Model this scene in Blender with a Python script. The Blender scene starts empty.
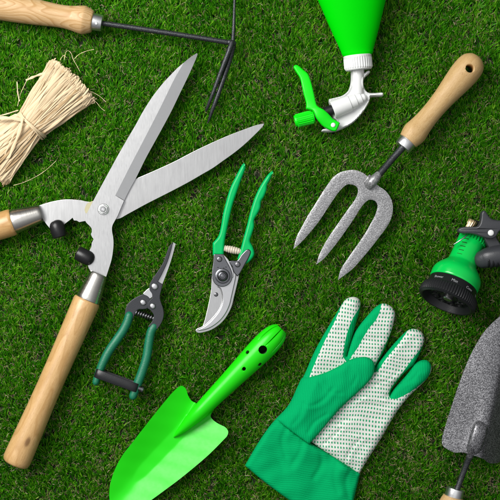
import bpy, bmesh, math, random
import numpy as np
from mathutils import Vector, Matrix
from mathutils.geometry import tessellate_polygon, delaunay_2d_cdt
from mathutils.bvhtree import BVHTree

random.seed(7); rng = np.random.default_rng(7)
S = 0.001            # one authoring unit = 1 mm
H = 1400.0           # camera height in mm
PI = math.pi
scene = bpy.context.scene
col = scene.collection

# ------------------------------------------------------------------ helpers
def P(x, y, z=0.0):
    return Vector((x-250.0, 250.0-y, z))

class Ctx: root = None; k = 1.0; loc = Vector((0, 0, 0))
cx = Ctx()
ALL = []

def thing(name, label, cat, x, y, zc=8.0, z=0.0, group=None):
    o = bpy.data.objects.new(name, None); col.objects.link(o)
    o.empty_display_size = 0.01
    cx.k = 1.0 - zc/H
    cx.loc = P(x, y, 0)*S*cx.k
    o.location = cx.loc
    o['label'] = label; o['category'] = cat
    if group: o['group'] = group
    cx.root = o
    return o

class MB:
    """mesh collector in mm"""
    def __init__(s): s.v = []; s.f = []; s.a = []; s.m = []; s.flat = []
    def add(s, vs, fs, axc=None, mi=0):
        b = len(s.v)
        s.v += [tuple(v) for v in vs]
        s.a += [tuple(a) for a in (axc if axc is not None else vs)]
        for f in fs:
            s.f.append(tuple(i+b for i in f)); s.m.append(mi)
        return s
    def build(s, name, mats, parent=None, ang=35, label=None, colattr=None):
        me = bpy.data.meshes.new(name)
        k = S*cx.k
        vv = [(v[0]*k-cx.loc.x, v[1]*k-cx.loc.y, v[2]*k) for v in s.v]
        me.from_pydata(vv, [], s.f)
        if not isinstance(mats, (list, tuple)): mats = [mats]
        for m in mats: me.materials.append(m)
        me.polygons.foreach_set('material_index', s.m)
        at = me.attributes.new('axc', 'FLOAT_VECTOR', 'POINT')
        at.data.foreach_set('vector', np.array(s.a, dtype=np.float32).ravel())
        us = np.ones(len(me.polygons), bool); us[s.flat] = False
        bm = bmesh.new(); bm.from_mesh(me)
        bmesh.ops.recalc_face_normals(bm, faces=bm.faces)
        bm.to_mesh(me); bm.free()
        me.set_sharp_from_angle(angle=math.radians(ang))
        if s.flat: me.polygons.foreach_set('use_smooth', us)
        if colattr is not None:
            ca = me.attributes.new('tint', 'FLOAT', 'POINT')
            ca.data.foreach_set('value', np.array(colattr, dtype=np.float32))
        me.update()
        o = bpy.data.objects.new(name, me); col.objects.link(o)
        o.parent = parent if parent is not None else cx.root
        if label: o['label'] = label
        ALL.append(o)
        return o

def sm(pts, n=6, closed=True):
    """Catmull-Rom; a point with a third element 1 is a corner"""
    P2 = [(p[0], p[1]) for p in pts]; C = [len(p) > 2 and p[2] == 1 for p in pts]
    N = len(P2); out = []
    segs = range(N) if closed else range(N-1)
    for i in segs:
        p1 = P2[i]; p2 = P2[(i+1) % N]
        p0 = P2[(i-1) % N] if (closed or i > 0) and not C[i] else p1
        p3 = P2[(i+2) % N] if (closed or i+2 < N) and not C[(i+1) % N] else p2
        if C[i]: p0 = (2*p1[0]-p2[0], 2*p1[1]-p2[1])
        if C[(i+1) % N]: p3 = (2*p2[0]-p1[0], 2*p2[1]-p1[1])
        for j in range(n):
            t = j/n; t2 = t*t; t3 = t2*t
            out.append(tuple(0.5*((2*p1[q])+(-p0[q]+p2[q])*t+(2*p0[q]-5*p1[q]+4*p2[q]-p3[q])*t2+(-p0[q]+3*p1[q]-3*p2[q]+p3[q])*t3) for q in (0, 1)))
    if not closed: out.append(P2[-1])
    return out

def smv(pts, n=8):
    """Catmull-Rom through tuples of any length, open"""
    N = len(pts); out = []
    for i in range(N-1):
        p1 = pts[i]; p2 = pts[i+1]; p0 = pts[max(i-1, 0)]; p3 = pts[min(i+2, N-1)]
        for j in range(n):
            t = j/n; t2 = t*t; t3 = t2*t
            out.append(tuple(0.5*((2*a1)+(-a0+a2)*t+(2*a0-5*a1+4*a2-a3)*t2+(-a0+3*a1-3*a2+a3)*t3) for a0, a1, a2, a3 in zip(p0, p1, p2, p3)))
    out.append(tuple(pts[-1]))
    return out

def plate(mb, outline, z0, z1, b=0.5, holes=(), mi=0, steps=3, zf=None):
    """bevelled flat plate, outline in px"""
    def ring(pts):
        q = [P(x, y, 0) for x, y in pts]
        r = [q[0]]
        for v in q[1:]:
            if (v-r[-1]).length > 1e-3: r.append(v)
        if (r[0]-r[-1]).length < 1e-3: r.pop()
        return r
    def area(q): return 0.5*sum(q[i].x*q[(i+1) % len(q)].y-q[(i+1) % len(q)].x*q[i].y for i in range(len(q)))
    loops = []
    for hi, o in enumerate([outline]+list(holes)):
        q = ring(o); a = area(q)
        if (a < 0) != (hi > 0): q.reverse()
        N = len(q); nn = []
        for i in range(N):
            e1 = (q[i]-q[i-1]).normalized(); e2 = (q[(i+1) % N]-q[i]).normalized()
            n1 = Vector((-e1.y, e1.x, 0)); n2 = Vector((-e2.y, e2.x, 0))
            n = (n1+n2)
            if n.length < 1e-4: n = n1
            n.normalize(); c = max(0.5, n.dot(n1)); nn.append(n/c)
        loops.append((q, nn))
    prof = []
    for j in range(steps+1):
        a = PI/2*j/steps; prof.append((b*(1-math.sin(a)) if False else b*(1-math.cos(PI/2-a)), z1-b*(1-math.cos(a))))
    # prof from the top (inset b) to the side (inset 0)
    prof = [(b*(1-math.sin(PI/2*j/steps)), z1-b*(1-math.cos(PI/2*j/steps))) for j in range(steps+1)]
    bb = min(b, (z1-z0)/2)
    prof.append((0, z0+bb)); prof.append((bb, z0))
    vs = []; fs = []; tops = []; bots = []
    for q, nn in loops:
        base = len(vs); N = len(q)
        for ins, z in prof:
            for v, n in zip(q, nn): vs.append(Vector((v.x+n.x*ins, v.y+n.y*ins, z)))
        for r in range(len(prof)-1):
            for i in range(N):
                j = (i+1) % N
                fs.append((base+r*N+i, base+r*N+j, base+(r+1)*N+j, base+(r+1)*N+i))
        tops.append([base+i for i in range(N)]); bots.append([base+(len(prof)-1)*N+i for i in range(N)])
    for lst in (tops, bots):
        idx = [i for l in lst for i in l]
        tri = tessellate_polygon([[vs[i] for i in l] for l in lst])
        for t in tri:
            if zf is None: mb.flat.append(len(mb.f)+len(fs))
            fs.append(tuple(idx[i] for i in t))
    if zf:
        vs = [Vector((v.x, v.y, v.z+zf(v.x+250, 250-v.y))) for v in vs]
    mb.add(vs, fs, mi=mi)
    return mb

def frame(d):
    d = d.normalized()
    s = d.cross(Vector((0, 0, 1)))
    if s.length < 1e-3: s = Vector((1, 0, 0))
    s.normalize(); u = s.cross(d).normalized()
    return d, s, u

def lathe(mb, a, b, prof, seg=32, rf=None, flat=1.0, mi=0, cap=True, ofs=0.0):
    """surface of revolution from a towards b, profile [(t, r)] in mm"""
    d, s, u = frame(b-a)
    vs = []; ax = []; fs = []
    for t, r in prof:
        for i in range(seg):
            th = 2*PI*i/seg
            rr = r if rf is None else rf(t, r, th)
            x = rr*math.cos(th); y = rr*math.sin(th)*flat
            vs.append(a+d*t+s*x+u*y); ax.append((t+ofs, x, y))
    n = len(prof)
    for k in range(n-1):
        for i in range(seg):
            j = (i+1) % seg
            fs.append((k*seg+i, k*seg+j, (k+1)*seg+j, (k+1)*seg+i))
    if cap:
        fs.append(tuple(range(seg))[::-1]); fs.append(tuple((n-1)*seg+i for i in range(seg)))
    mb.add(vs, fs, ax, mi)
    return mb

def tube(mb, pts, seg=16, flat=1.0, caps='round', mi=0, sq=1.0, smooth=0, rf=None):
    """pts: (x, y, z, r[, rz]) in px/mm"""
    if smooth: pts = smv(pts, smooth)
    V = [P(p[0], p[1], p[2]) for p in pts]; R = [p[3] for p in pts]
    RZ = [(p[4] if len(p) > 4 else p[3]*flat) for p in pts]
    rings = []
    n = len(V); L = 0
    for i in range(n):
        d = V[min(i+1, n-1)]-V[max(i-1, 0)]
        if i: L += (V[i]-V[i-1]).length
        rings.append((V[i], d.normalized(), R[i], RZ[i], L))
    if caps == 'round':
        v, d, r, rz, l = rings[0]
        pre = [(v-d*min(r, rz)*math.sin(a), d, r*math.cos(a), rz*math.cos(a), l-r*math.sin(a)) for a in (1.5, 1.25, 0.9, 0.45)]
        v, d, r, rz, l = rings[-1]
        post = [(v+d*min(r, rz)*math.sin(a), d, r*math.cos(a), rz*math.cos(a), l+r*math.sin(a)) for a in (0.45, 0.9, 1.25, 1.5)]
        rings = pre+rings+post
    vs = []; ax = []; fs = []
    for v, d, r, rz, l in rings:
        _, s, u = frame(d)
        for i in range(seg):
            th = 2*PI*i/seg; c, sn = math.cos(th), math.sin(th)
            if sq != 1.0:
                c = math.copysign(abs(c)**sq, c); sn = math.copysign(abs(sn)**sq, sn)
            m = rf(l, th) if rf else 1.0
            vs.append(v+s*(r*c*m)+u*(rz*sn*m)); ax.append((l, r*c, rz*sn))
    for k in range(len(rings)-1):
        for i in range(seg):
            j = (i+1) % seg
            fs.append((k*seg+i, k*seg+j, (k+1)*seg+j, (k+1)*seg+i))
    fs.append(tuple(range(seg))[::-1]); fs.append(tuple((len(rings)-1)*seg+i for i in range(seg)))
    mb.add(vs, fs, ax, mi)
    return mb

def inside(poly, pts):
    """even-odd test, vectorised"""
    x = pts[:, 0]; y = pts[:, 1]; r = np.zeros(len(pts), bool)
    n = len(poly)
    for i in range(n):
        x1, y1 = poly[i]; x2, y2 = poly[(i+1) % n]
        c = ((y1 > y) != (y2 > y))
        if y1 != y2:
            r ^= c & (x < (x2-x1)*(y-y1)/(y2-y1)+x1)
    return r

def dist_to(poly, pts, closed=True):
    d = np.full(len(pts), 1e9); n = len(poly)
    for i in range(n if closed else n-1):
        a = np.array(poly[i]); b = np.array(poly[(i+1) % n]); e = b-a; l = e.dot(e)
        if l < 1e-9: continue
        t = np.clip(((pts-a) @ e)/l, 0, 1)
        d = np.minimum(d, np.linalg.norm(pts-(a+t[:, None]*e), axis=1))
    return d

def cdt(outline, sp, lines=(), holes=()):
    """conforming triangulation of outline (px) with extra constraint polylines"""
    V = []; E = []
    def addl(pts, closed):
        b = len(V); V.extend(pts); n = len(pts)
        for i in range(n if closed else n-1): E.append((b+i, b+(i+1) % n))
    addl(outline, True)
    for h in holes: addl(h, True)
    for l, c in lines: addl(l, c)
    xs = [p[0] for p in outline]; ys = [p[1] for p in outline]
    gx = np.arange(min(xs), max(xs), sp); gy = np.arange(min(ys), max(ys), sp*0.866)
    G = np.array([(x+(sp/2 if k % 2 else 0), y) for k, y in enumerate(gy) for x in gx])
    ok = inside(outline, G) & (dist_to(outline, G) > sp*0.45)
    for h in holes: ok &= ~inside(h, G) & (dist_to(h, G) > sp*0.45)
    for l, c in lines: ok &= dist_to(l, G, c) > sp*0.4
    V.extend([tuple(g) for g in G[ok]])
    r = delaunay_2d_cdt([Vector(v) for v in V], E, [], 0, 1e-4)
    vv = np.array([tuple(v) for v in r[0]]); ff = [tuple(f) for f in r[2]]
    F = np.array(ff); c = vv[F].mean(axis=1)
    keep = inside(outline, c)
    for h in holes: keep &= ~inside(h, c)
    return vv, F[keep], c[keep]

def sheet(mb, vv, F, z, thick=1.0, mi=None, axf=None):
    """thickened sheet from a triangulation; z = top heights; thick scalar or array"""
    n = len(vv)
    th = np.full(n, thick) if np.isscalar(thick) else thick
    top = [P(x, y, zz) for (x, y), zz in zip(vv, z)]
    bot = [P(x, y, zz-t) for (x, y), zz, t in zip(vv, z, th)]
    mi = np.zeros(len(F), int) if mi is None else mi
    ax = None
    base = len(mb.v)
    mb.v += [tuple(v) for v in top+bot]
    mb.a += [tuple(v) for v in (top+bot)]
    cnt = {}
    for t, m in zip(F, mi):
        a, b, c = int(t[0]), int(t[1]), int(t[2])
        mb.f.append((base+a, base+b, base+c)); mb.m.append(int(m))
        mb.f.append((base+n+c, base+n+b, base+n+a)); mb.m.append(int(m))
        for e in ((a, b), (b, c), (c, a)):
            kk = (min(e), max(e)); cnt.setdefault(kk, []).append((e, int(m)))
    for kk, l in cnt.items():
        if len(l) == 1:
            (a, b), m = l[0]
            mb.f.append((base+b, base+a, base+n+a, base+n+b)); mb.m.append(m)
    return mb

def circ(x, y, r, n=20): return [(x+r*math.cos(2*PI*i/n), y+r*math.sin(2*PI*i/n)) for i in range(n)]

def dome(mb, x, y, z, r, h, seg=20, flatr=0.5, mi=0):
    a = P(x, y, z)
    lathe(mb, a, a+Vector((0, 0, 1)), [(0, r), (h*0.45, r*0.97), (h*0.75, r*0.86), (h*0.93, r*flatr), (h, r*flatr*0.4)], seg, mi=mi)

# ------------------------------------------------------------------ materials
class NT:
    def __init__(s, name):
        m = bpy.data.materials.new(name); m.use_nodes = True
        s.m = m; s.t = m.node_tree; s.n = s.t.nodes; s.l = s.t.links
        s.b = s.n['Principled BSDF']
    def new(s, typ, **kw):
        n = s.n.new(typ)
        for k, v in kw.items():
            if k.startswith('i_'): n.inputs[k[2:].replace('_', ' ')].default_value = v
            else: setattr(n, k, v)
        return n
    def link(s, a, b): s.l.new(a, b)
    def attr(s, name='axc', out='Vector'):
        return s.new('ShaderNodeAttribute', attribute_name=name).outputs[out]
    def mapping(s, vec, scale=(1, 1, 1), rot=(0, 0, 0), loc=(0, 0, 0)):
        n = s.new('ShaderNodeMapping'); s.link(vec, n.inputs['Vector'])
        n.inputs['Scale'].default_value = scale; n.inputs['Rotation'].default_value = rot; n.inputs['Location'].default_value = loc
        return n.outputs['Vector']
    def noise(s, vec, scale=1.0, detail=3, rough=0.5, dist=0.0):
        n = s.new('ShaderNodeTexNoise'); s.link(vec, n.inputs['Vector'])
        n.inputs['Scale'].default_value = scale; n.inputs['Detail'].default_value = detail
        n.inputs['Roughness'].default_value = rough; n.inputs['Distortion'].default_value = dist
        return n.outputs['Fac']
    def math(s, op, a, b=None, c=None):
        n = s.new('ShaderNodeMath', operation=op)
        for i, x in enumerate((a, b, c)):
            if x is None: continue
            if isinstance(x, (int, float)): n.inputs[i].default_value = x
            else: s.link(x, n.inputs[i])
        return n.outputs[0]
    def ramp(s, fac, stops):
        n = s.new('ShaderNodeValToRGB'); s.link(fac, n.inputs['Fac'])
        cr = n.color_ramp
        while len(cr.elements) < len(stops): cr.elements.new(0.5)
        for e, (p, c) in zip(cr.elements, stops):
            e.position = p; e.color = (c[0], c[1], c[2], 1) if not isinstance(c, (int, float)) else (c, c, c, 1)
        return n.outputs['Color']
    def mix(s, fac, a, b, typ='MIX'):
        n = s.new('ShaderNodeMix', data_type='RGBA', blend_type=typ)
        for i, x in ((0, fac), (6, a), (7, b)):
            if isinstance(x, (int, float)): n.inputs[i].default_value = x
            elif isinstance(x, tuple): n.inputs[i].default_value = (x[0], x[1], x[2], 1)
            else: s.link(x, n.inputs[i])
        return n.outputs[2]
    def bump(s, h, dist=0.0003, strength=1.0, normal=None):
        n = s.new('ShaderNodeBump'); s.link(h, n.inputs['Height'])
        n.inputs['Distance'].default_value = dist; n.inputs['Strength'].default_value = strength
        if normal is not None: s.link(normal, n.inputs['Normal'])
        return n.outputs['Normal']
    def set(s, **kw):
        for k, v in kw.items():
            i = s.b.inputs[k.replace('_', ' ')]
            if isinstance(v, (int, float)): i.default_value = v
            elif isinstance(v, tuple): i.default_value = (v[0], v[1], v[2], 1)
            else: s.link(v, i)
        return s

def plastic(name, c, rough=0.35, bump=0.0, bscale=0.8, coat=0.0, mottle=0.08, spec=0.5):
    n = NT(name); v = n.attr()
    f = n.noise(v, 0.06, 4, 0.6)
    cc = n.mix(f, tuple(x*(1-mottle*1.5) for x in c), tuple(min(1, x*(1+mottle)) for x in c))
    rf = n.noise(v, 0.25, 4, 0.65)
    rr = n.math('MULTIPLY_ADD', rf, 0.18, rough-0.09)
    n.set(Base_Color=cc, Roughness=rr, Coat_Weight=coat, Coat_Roughness=0.12)
    n.b.inputs['Specular IOR Level'].default_value = spec
    if bump: n.set(Normal=n.bump(n.noise(v, bscale, 3, 0.6), bump*S, 1.0))
    return n.m

def metal(name, c, rough=0.3, stretch=(1, 1, 1), bscale=1.0, bump=0.03, vary=0.12, rot=0.0):
    n = NT(name); v = n.attr()
    mv = n.mapping(v, stretch, (0, 0, rot))
    f = n.noise(mv, bscale, 5, 0.65); g = n.noise(v, 0.05, 4, 0.6)
    fg = n.math('ADD', n.math('MULTIPLY', f, 0.5), n.math('MULTIPLY', g, 0.5))
    cc = n.ramp(fg, [(0.3, tuple(x*(1-vary) for x in c)), (0.7, tuple(min(1, x*(1+vary*0.6)) for x in c))])
    n.set(Base_Color=cc, Metallic=1.0, Roughness=n.math('MULTIPLY_ADD', f, 0.12, rough-0.06), Normal=n.bump(f, bump*S))
    return n.m

def hammered(name, dark, light, scale=0.75, metallic=0.55, rough=0.42):
    n = NT(name); v = n.attr()
    f = n.noise(v, scale, 2, 0.5, 0.6)
    g = n.noise(v, 0.04, 3, 0.5)
    f2 = n.math('ADD', f, n.math('MULTIPLY_ADD', g, 0.12, -0.06))
    cc = n.ramp(f2, [(0.36, dark), (0.50, tuple((a+b)/2.4 for a, b in zip(dark, light))), (0.60, light)])
    n.set(Base_Color=cc, Metallic=metallic, Roughness=rough, Normal=n.bump(f, 0.35*S, 0.7))
    return n.m

def wood(name, light, mid, dark, rings=6.0, rscale=1.0, gloss=0.4, coat=0.0, knot=None, fleck=0.25, seed=0.0, contrast=1.0, gdetail=2):
    n = NT(name); v = n.attr()
    mv = n.mapping(v, (0.018*rscale, 0.075*rscale, 0.075*rscale), (0, 0, 0.03), (seed, seed*1.7, seed*0.6))
    f = n.noise(mv, 1.0, gdetail, 0.4, 0.25)
    if knot:
        # grain lines bend round the knot
        d = n.new('ShaderNodeVectorMath', operation='DISTANCE'); sc = n.mapping(v, (0.45, 1, 1))
        n.link(sc, d.inputs[0]); d.inputs[1].default_value = (knot[0]*0.45, knot[1], knot[2])
        kd = n.math('DIVIDE', 0.25, n.math('ADD', d.outputs['Value'], 1.0))
        f = n.math('ADD', f, kd)
    s_ = n.math('FRACT', n.math('MULTIPLY', f, rings*3))
    ring = n.ramp(s_, [(0.0, 0.0), (0.6, 0.35*contrast), (0.88, 1.0*contrast), (1.0, 0.0)])
    fine = n.noise(n.mapping(v, (0.10, 1.1, 1.1)), 1.0, 5, 0.75)
    fl = n.noise(n.mapping(v, (0.35, 2.6, 2.6)), 1.0, 2, 0.5)
    c1 = n.mix(ring, light, mid)
    c2 = n.mix(n.ramp(fine, [(0.4, 0.0), (0.7, 0.75)]), c1, mid)
    flm = n.ramp(fl, [(0.60, 0.0), (0.68, 1.0)])
    c3 = n.mix(n.math('MULTIPLY', flm, fleck), c2, dark)
    if knot:
        km = n.ramp(n.math('DIVIDE', d.outputs['Value'], 4.0), [(0.0, 1.0), (0.45, 0.85), (0.75, 0.15), (1.0, 0.0)])
        c3 = n.mix(km, c3, tuple(x*0.45 for x in dark))
    big = n.noise(n.mapping(v, (0.015, 0.03, 0.03)), 1.0, 2, 0.5)
    c4 = n.mix(n.math('MULTIPLY', big, 0.35), c3, mid)
    n.set(Base_Color=c4, Roughness=n.math('MULTIPLY_ADD', fine, 0.2, gloss-0.1), Normal=n.bump(fine, 0.12*S, 0.7), Coat_Weight=coat, Coat_Roughness=0.25)
    n.b.inputs['Specular IOR Level'].default_value = 0.4
    return n.m

M = {}
M['wood_pale'] = wood('ash wood', (0.64, 0.45, 0.25), (0.44, 0.26, 0.105), (0.25, 0.12, 0.04), rings=5.5, rscale=0.75, gloss=0.45, fleck=0.15, seed=2.3, contrast=1.25, gdetail=0.6)
M['wood_beech'] = wood('beech wood', (0.57, 0.39, 0.19), (0.43, 0.26, 0.095), (0.22, 0.11, 0.035), rings=2.0, rscale=0.8, gloss=0.5, fleck=0.6, seed=5.1, contrast=0.5)
M['wood_lacquer'] = wood('lacquered wood', (0.62, 0.40, 0.18), (0.43, 0.24, 0.08), (0.24, 0.10, 0.025), rings=2.0, rscale=0.7, gloss=0.38, coat=0.45, knot=(152, -3.5, 12.2), fleck=0.45, seed=1.1, contrast=0.8)
M['wood_lacquer2'] = wood('lacquered wood warm', (0.60, 0.38, 0.165), (0.44, 0.24, 0.08), (0.27, 0.11, 0.03), rings=2.0, rscale=0.7, gloss=0.38, coat=0.45, fleck=0.45, seed=8.1, contrast=0.8)
M['blade'] = metal('ground steel', (0.47, 0.47, 0.472), 0.29, (0.9, 0.12, 1), 1.2, 0.012, 0.11, rot=0.5)
M['blade2'] = metal('ground steel cross', (0.42, 0.42, 0.422), 0.31, (1.2, 0.07, 1), 1.0, 0.015, 0.11, rot=-0.4)
M['facet'] = metal('ground bevel', (0.52, 0.52, 0.522), 0.28, (0.15, 1.0, 1), 1.2, 0.012, 0.05, rot=-1.0)
M['ferrule'] = metal('satin ferrule', (0.60, 0.58, 0.54), 0.27, (2.2, 0.05, 0.05), 1.0, 0.03, 0.10)
M['zinc'] = metal('zinc', (0.66, 0.67, 0.66), 0.28, bump=0.04)
M['alu'] = metal('aluminium ferrule', (0.78, 0.78, 0.79), 0.33, (2.2, 0.05, 0.05), 1.0, 0.03, 0.06)
M['steel_dark'] = metal('dark steel', (0.17, 0.17, 0.18), 0.34, (0.5, 0.5, 1), 0.6, 0.04, 0.2)
M['chrome'] = metal('polished steel', (0.52, 0.52, 0.53), 0.28, (0.3, 0.3, 1), 0.4, 0.03, 0.05)
M['gunmetal'] = metal('gunmetal steel', (0.15, 0.153, 0.165), 0.28, bump=0.03)
M['grease'] = plastic('dried grease', (0.40, 0.37, 0.22), 0.5, 0.2, 0.3)
M['rubber'] = plastic('black rubber', (0.010, 0.010, 0.011), 0.36, 0.05, 0.8, spec=0.4)
M['black'] = plastic('black plastic', (0.010, 0.0105, 0.012), 0.32, 0.08, 0.9, spec=0.4)
M['grey_plastic'] = plastic('charcoal plastic', (0.034, 0.036, 0.041), 0.36, 0.12, 1.0, spec=0.4)
M['snip_body'] = plastic('charcoal coated steel', (0.024, 0.026, 0.031), 0.38, 0.12, 1.0, spec=0.35)
M['lime'] = plastic('bright green enamel', (0.012, 0.60, 0.004), 0.31, 0.0, mottle=0.02, spec=0.25)
M['lime_plastic'] = plastic('bright green plastic', (0.002, 0.66, 0.006), 0.36, 0.05, 0.5, mottle=0.03, spec=0.3)
M['lime_matt'] = plastic('bright green bottle plastic', (0.0, 0.58, 0.002), 0.55, 0.05, 0.4, mottle=0.02, spec=0.04)
M['recess_shade'] = plastic('shaded green', (0.0, 0.06, 0.0), 0.8)  # darkened green: shade painted into handle holes and nozzle notches
M['white'] = plastic('white plastic', (0.70, 0.71, 0.70), 0.36, 0.05, 0.5, mottle=0.03)
M['mint'] = plastic('green dipped vinyl', (0.0, 0.41, 0.105), 0.26, 0.04, 0.6, mottle=0.05, spec=0.16)
M['grip'] = plastic('dark green grip', (0.004, 0.15, 0.075), 0.42, 0.25, 0.9, mottle=0.15)
M['nozzle'] = plastic('nozzle green', (0.0, 0.50, 0.07), 0.20, 0.02, 0.4, mottle=0.04, spec=0.5)
M['cream'] = plastic('cream cap', (0.55, 0.48, 0.38), 0.35, 0.05, 0.5)
M['brass'] = metal('pale brass', (0.78, 0.60, 0.34), 0.32, bump=0.05)
M['ink'] = plastic('white print', (0.29, 0.30, 0.31), 0.6)
M['hammer_light'] = hammered('silver hammered paint', (0.19, 0.19, 0.195), (0.40, 0.40, 0.41), 1.0, 0.5, 0.36)
M['hammer_dark'] = hammered('grey hammered paint', (0.045, 0.045, 0.05), (0.23, 0.23, 0.243), 0.9, 0.55, 0.34)
M['hammer_rod'] = hammered('dark hammered rod', (0.014, 0.016, 0.018), (0.06, 0.065, 0.07), 1.5, 0.4, 0.3)

def knit(name, c, ang, sp=2.0):
    n = NT(name); v = n.attr()
    w = n.noise(v, 0.06, 3, 0.5)
    mv = n.mapping(v, (1, 1, 1), (0, 0, ang))
    sx = n.new('ShaderNodeSeparateXYZ'); n.link(mv, sx.inputs[0])
    xx = n.math('MULTIPLY_ADD', w, 3.0, sx.outputs['X'])
    rib = n.math('SINE', n.math('MULTIPLY', xx, 2*PI/sp))
    st = n.math('SINE', n.math('MULTIPLY_ADD', sx.outputs['Y'], 2*PI/1.3, n.math('MULTIPLY', rib, 1.2)))
    h = n.math('ADD', rib, n.math('MULTIPLY', st, 0.35))
    fz = n.noise(v, 1.5, 4, 0.7)
    h2 = n.math('ADD', h, n.math('MULTIPLY', fz, 2.2))
    cc = n.mix(n.math('MULTIPLY_ADD', h2, 0.2, 0.3), tuple(x*0.80 for x in c), tuple(min(1, x*1.10) for x in c))
    cc = n.mix(n.math('MULTIPLY', n.noise(v, 0.04, 3, 0.5), 0.3), cc, tuple(x*0.72 for x in c))
    n.set(Base_Color=cc, Roughness=0.85, Normal=n.bump(h2, 0.16*S, 0.7))
    n.b.inputs['Sheen Weight'].default_value = 0.0; n.b.inputs['Sheen Roughness'].default_value = 0.5
    n.b.inputs['Specular IOR Level'].default_value = 0.06
    return n.m
M['knit_hand'] = knit('green knit lengthwise', (0.0, 0.375, 0.120), 0.05, 1.75)
M['knit_cuff'] = knit('green knit cuff', (0.0, 0.365, 0.115), PI/2-0.10, 1.8)

def dotted(name, ang=0.05, sp=2.95, spy=4.1):
    n = NT(name); v = n.attr()
    nx = n.new('ShaderNodeTexNoise'); n.link(v, nx.inputs['Vector']); nx.inputs['Scale'].default_value = 0.022; nx.inputs['Detail'].default_value = 1
    vm = n.new('ShaderNodeVectorMath', operation='MULTIPLY_ADD'); n.link(nx.outputs['Color'], vm.inputs[0]); vm.inputs[1].default_value = (9, 9, 0); n.link(v, vm.inputs[2])
    mv = n.mapping(vm.outputs[0], (1/sp, 1/spy, 1), (0, 0, ang))
    sx = n.new('ShaderNodeSeparateXYZ'); n.link(mv, sx.inputs[0])
    def tri(o): return n.math('ABSOLUTE', n.math('SUBTRACT', n.math('FRACT', o), 0.5))
    a = tri(sx.outputs['X']); b = tri(sx.outputs['Y'])
    j = n.math('MULTIPLY_ADD', n.noise(v, 1.1, 2, 0.6), 0.22, -0.11)
    # superellipse hole
    d = n.math('POWER', n.math('ADD', n.math('POWER', a, 3.5), n.math('POWER', b, 3.5)), 1/3.5)
    m = n.ramp(n.math('ADD', d, j), [(0.19, 1.0), (0.29, 0.0)])
    g = n.noise(v, 1.3, 4, 0.7)
    white = n.mix(g, (0.52, 0.53, 0.49), (0.70, 0.71, 0.665))
    cc = n.mix(m, white, (0.02, 0.30, 0.13))
    h = n.math('ADD', n.math('MULTIPLY', m, -1.0), n.math('MULTIPLY', g, 0.3))
    n.set(Base_Color=cc, Roughness=0.85, Normal=n.bump(h, 0.5*S, 0.7))
    n.b.inputs['Specular IOR Level'].default_value = 0.08
    return n.m
M['dots'] = dotted('white dotted palm fabric')

def straw(name, base, attr=True):
    n = NT(name); v = n.attr()
    t = n.attr('tint', 'Fac')
    f = n.noise(n.mapping(v, (0.06, 1.8, 1.8)), 1.0, 4, 0.7)
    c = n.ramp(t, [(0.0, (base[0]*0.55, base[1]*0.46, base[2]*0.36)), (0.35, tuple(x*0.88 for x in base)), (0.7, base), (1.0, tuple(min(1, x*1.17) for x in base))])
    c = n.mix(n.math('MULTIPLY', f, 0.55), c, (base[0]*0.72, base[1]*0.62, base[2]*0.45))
    n.set(Base_Color=c, Roughness=0.6, Normal=n.bump(f, 0.18*S, 0.8))
    n.b.inputs['Specular IOR Level'].default_value = 0.3
    return n.m
M['straw'] = straw('raffia', (0.70, 0.56, 0.37))
M['straw_core'] = plastic('raffia core', (0.30, 0.20, 0.10), 0.8, 0.5, 0.6)

# turf
def turf_mat():
    n = NT('artificial turf blade')
    c = n.new('ShaderNodeAttribute', attribute_name='bladecol').outputs['Color']
    n.set(Base_Color=c, Roughness=0.42)
    n.b.inputs['Specular IOR Level'].default_value = 0.2
    tr = n.new('ShaderNodeBsdfTranslucent'); n.link(c, tr.inputs['Color'])
    mx = n.new('ShaderNodeMixShader'); mx.inputs[0].default_value = 0.22
    n.link(n.b.outputs[0], mx.inputs[1]); n.link(tr.outputs[0], mx.inputs[2])
    n.link(mx.outputs[0], n.n['Material Output'].inputs['Surface'])
    return n.m
M['turf'] = turf_mat()
n = NT('turf backing'); v = n.attr()
n.set(Base_Color=n.ramp(n.noise(v, 0.25, 6, 0.7), [(0.3, (0.006, 0.012, 0.003)), (0.7, (0.020, 0.030, 0.008))]), Roughness=0.9)
M['backing'] = n.m

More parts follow.
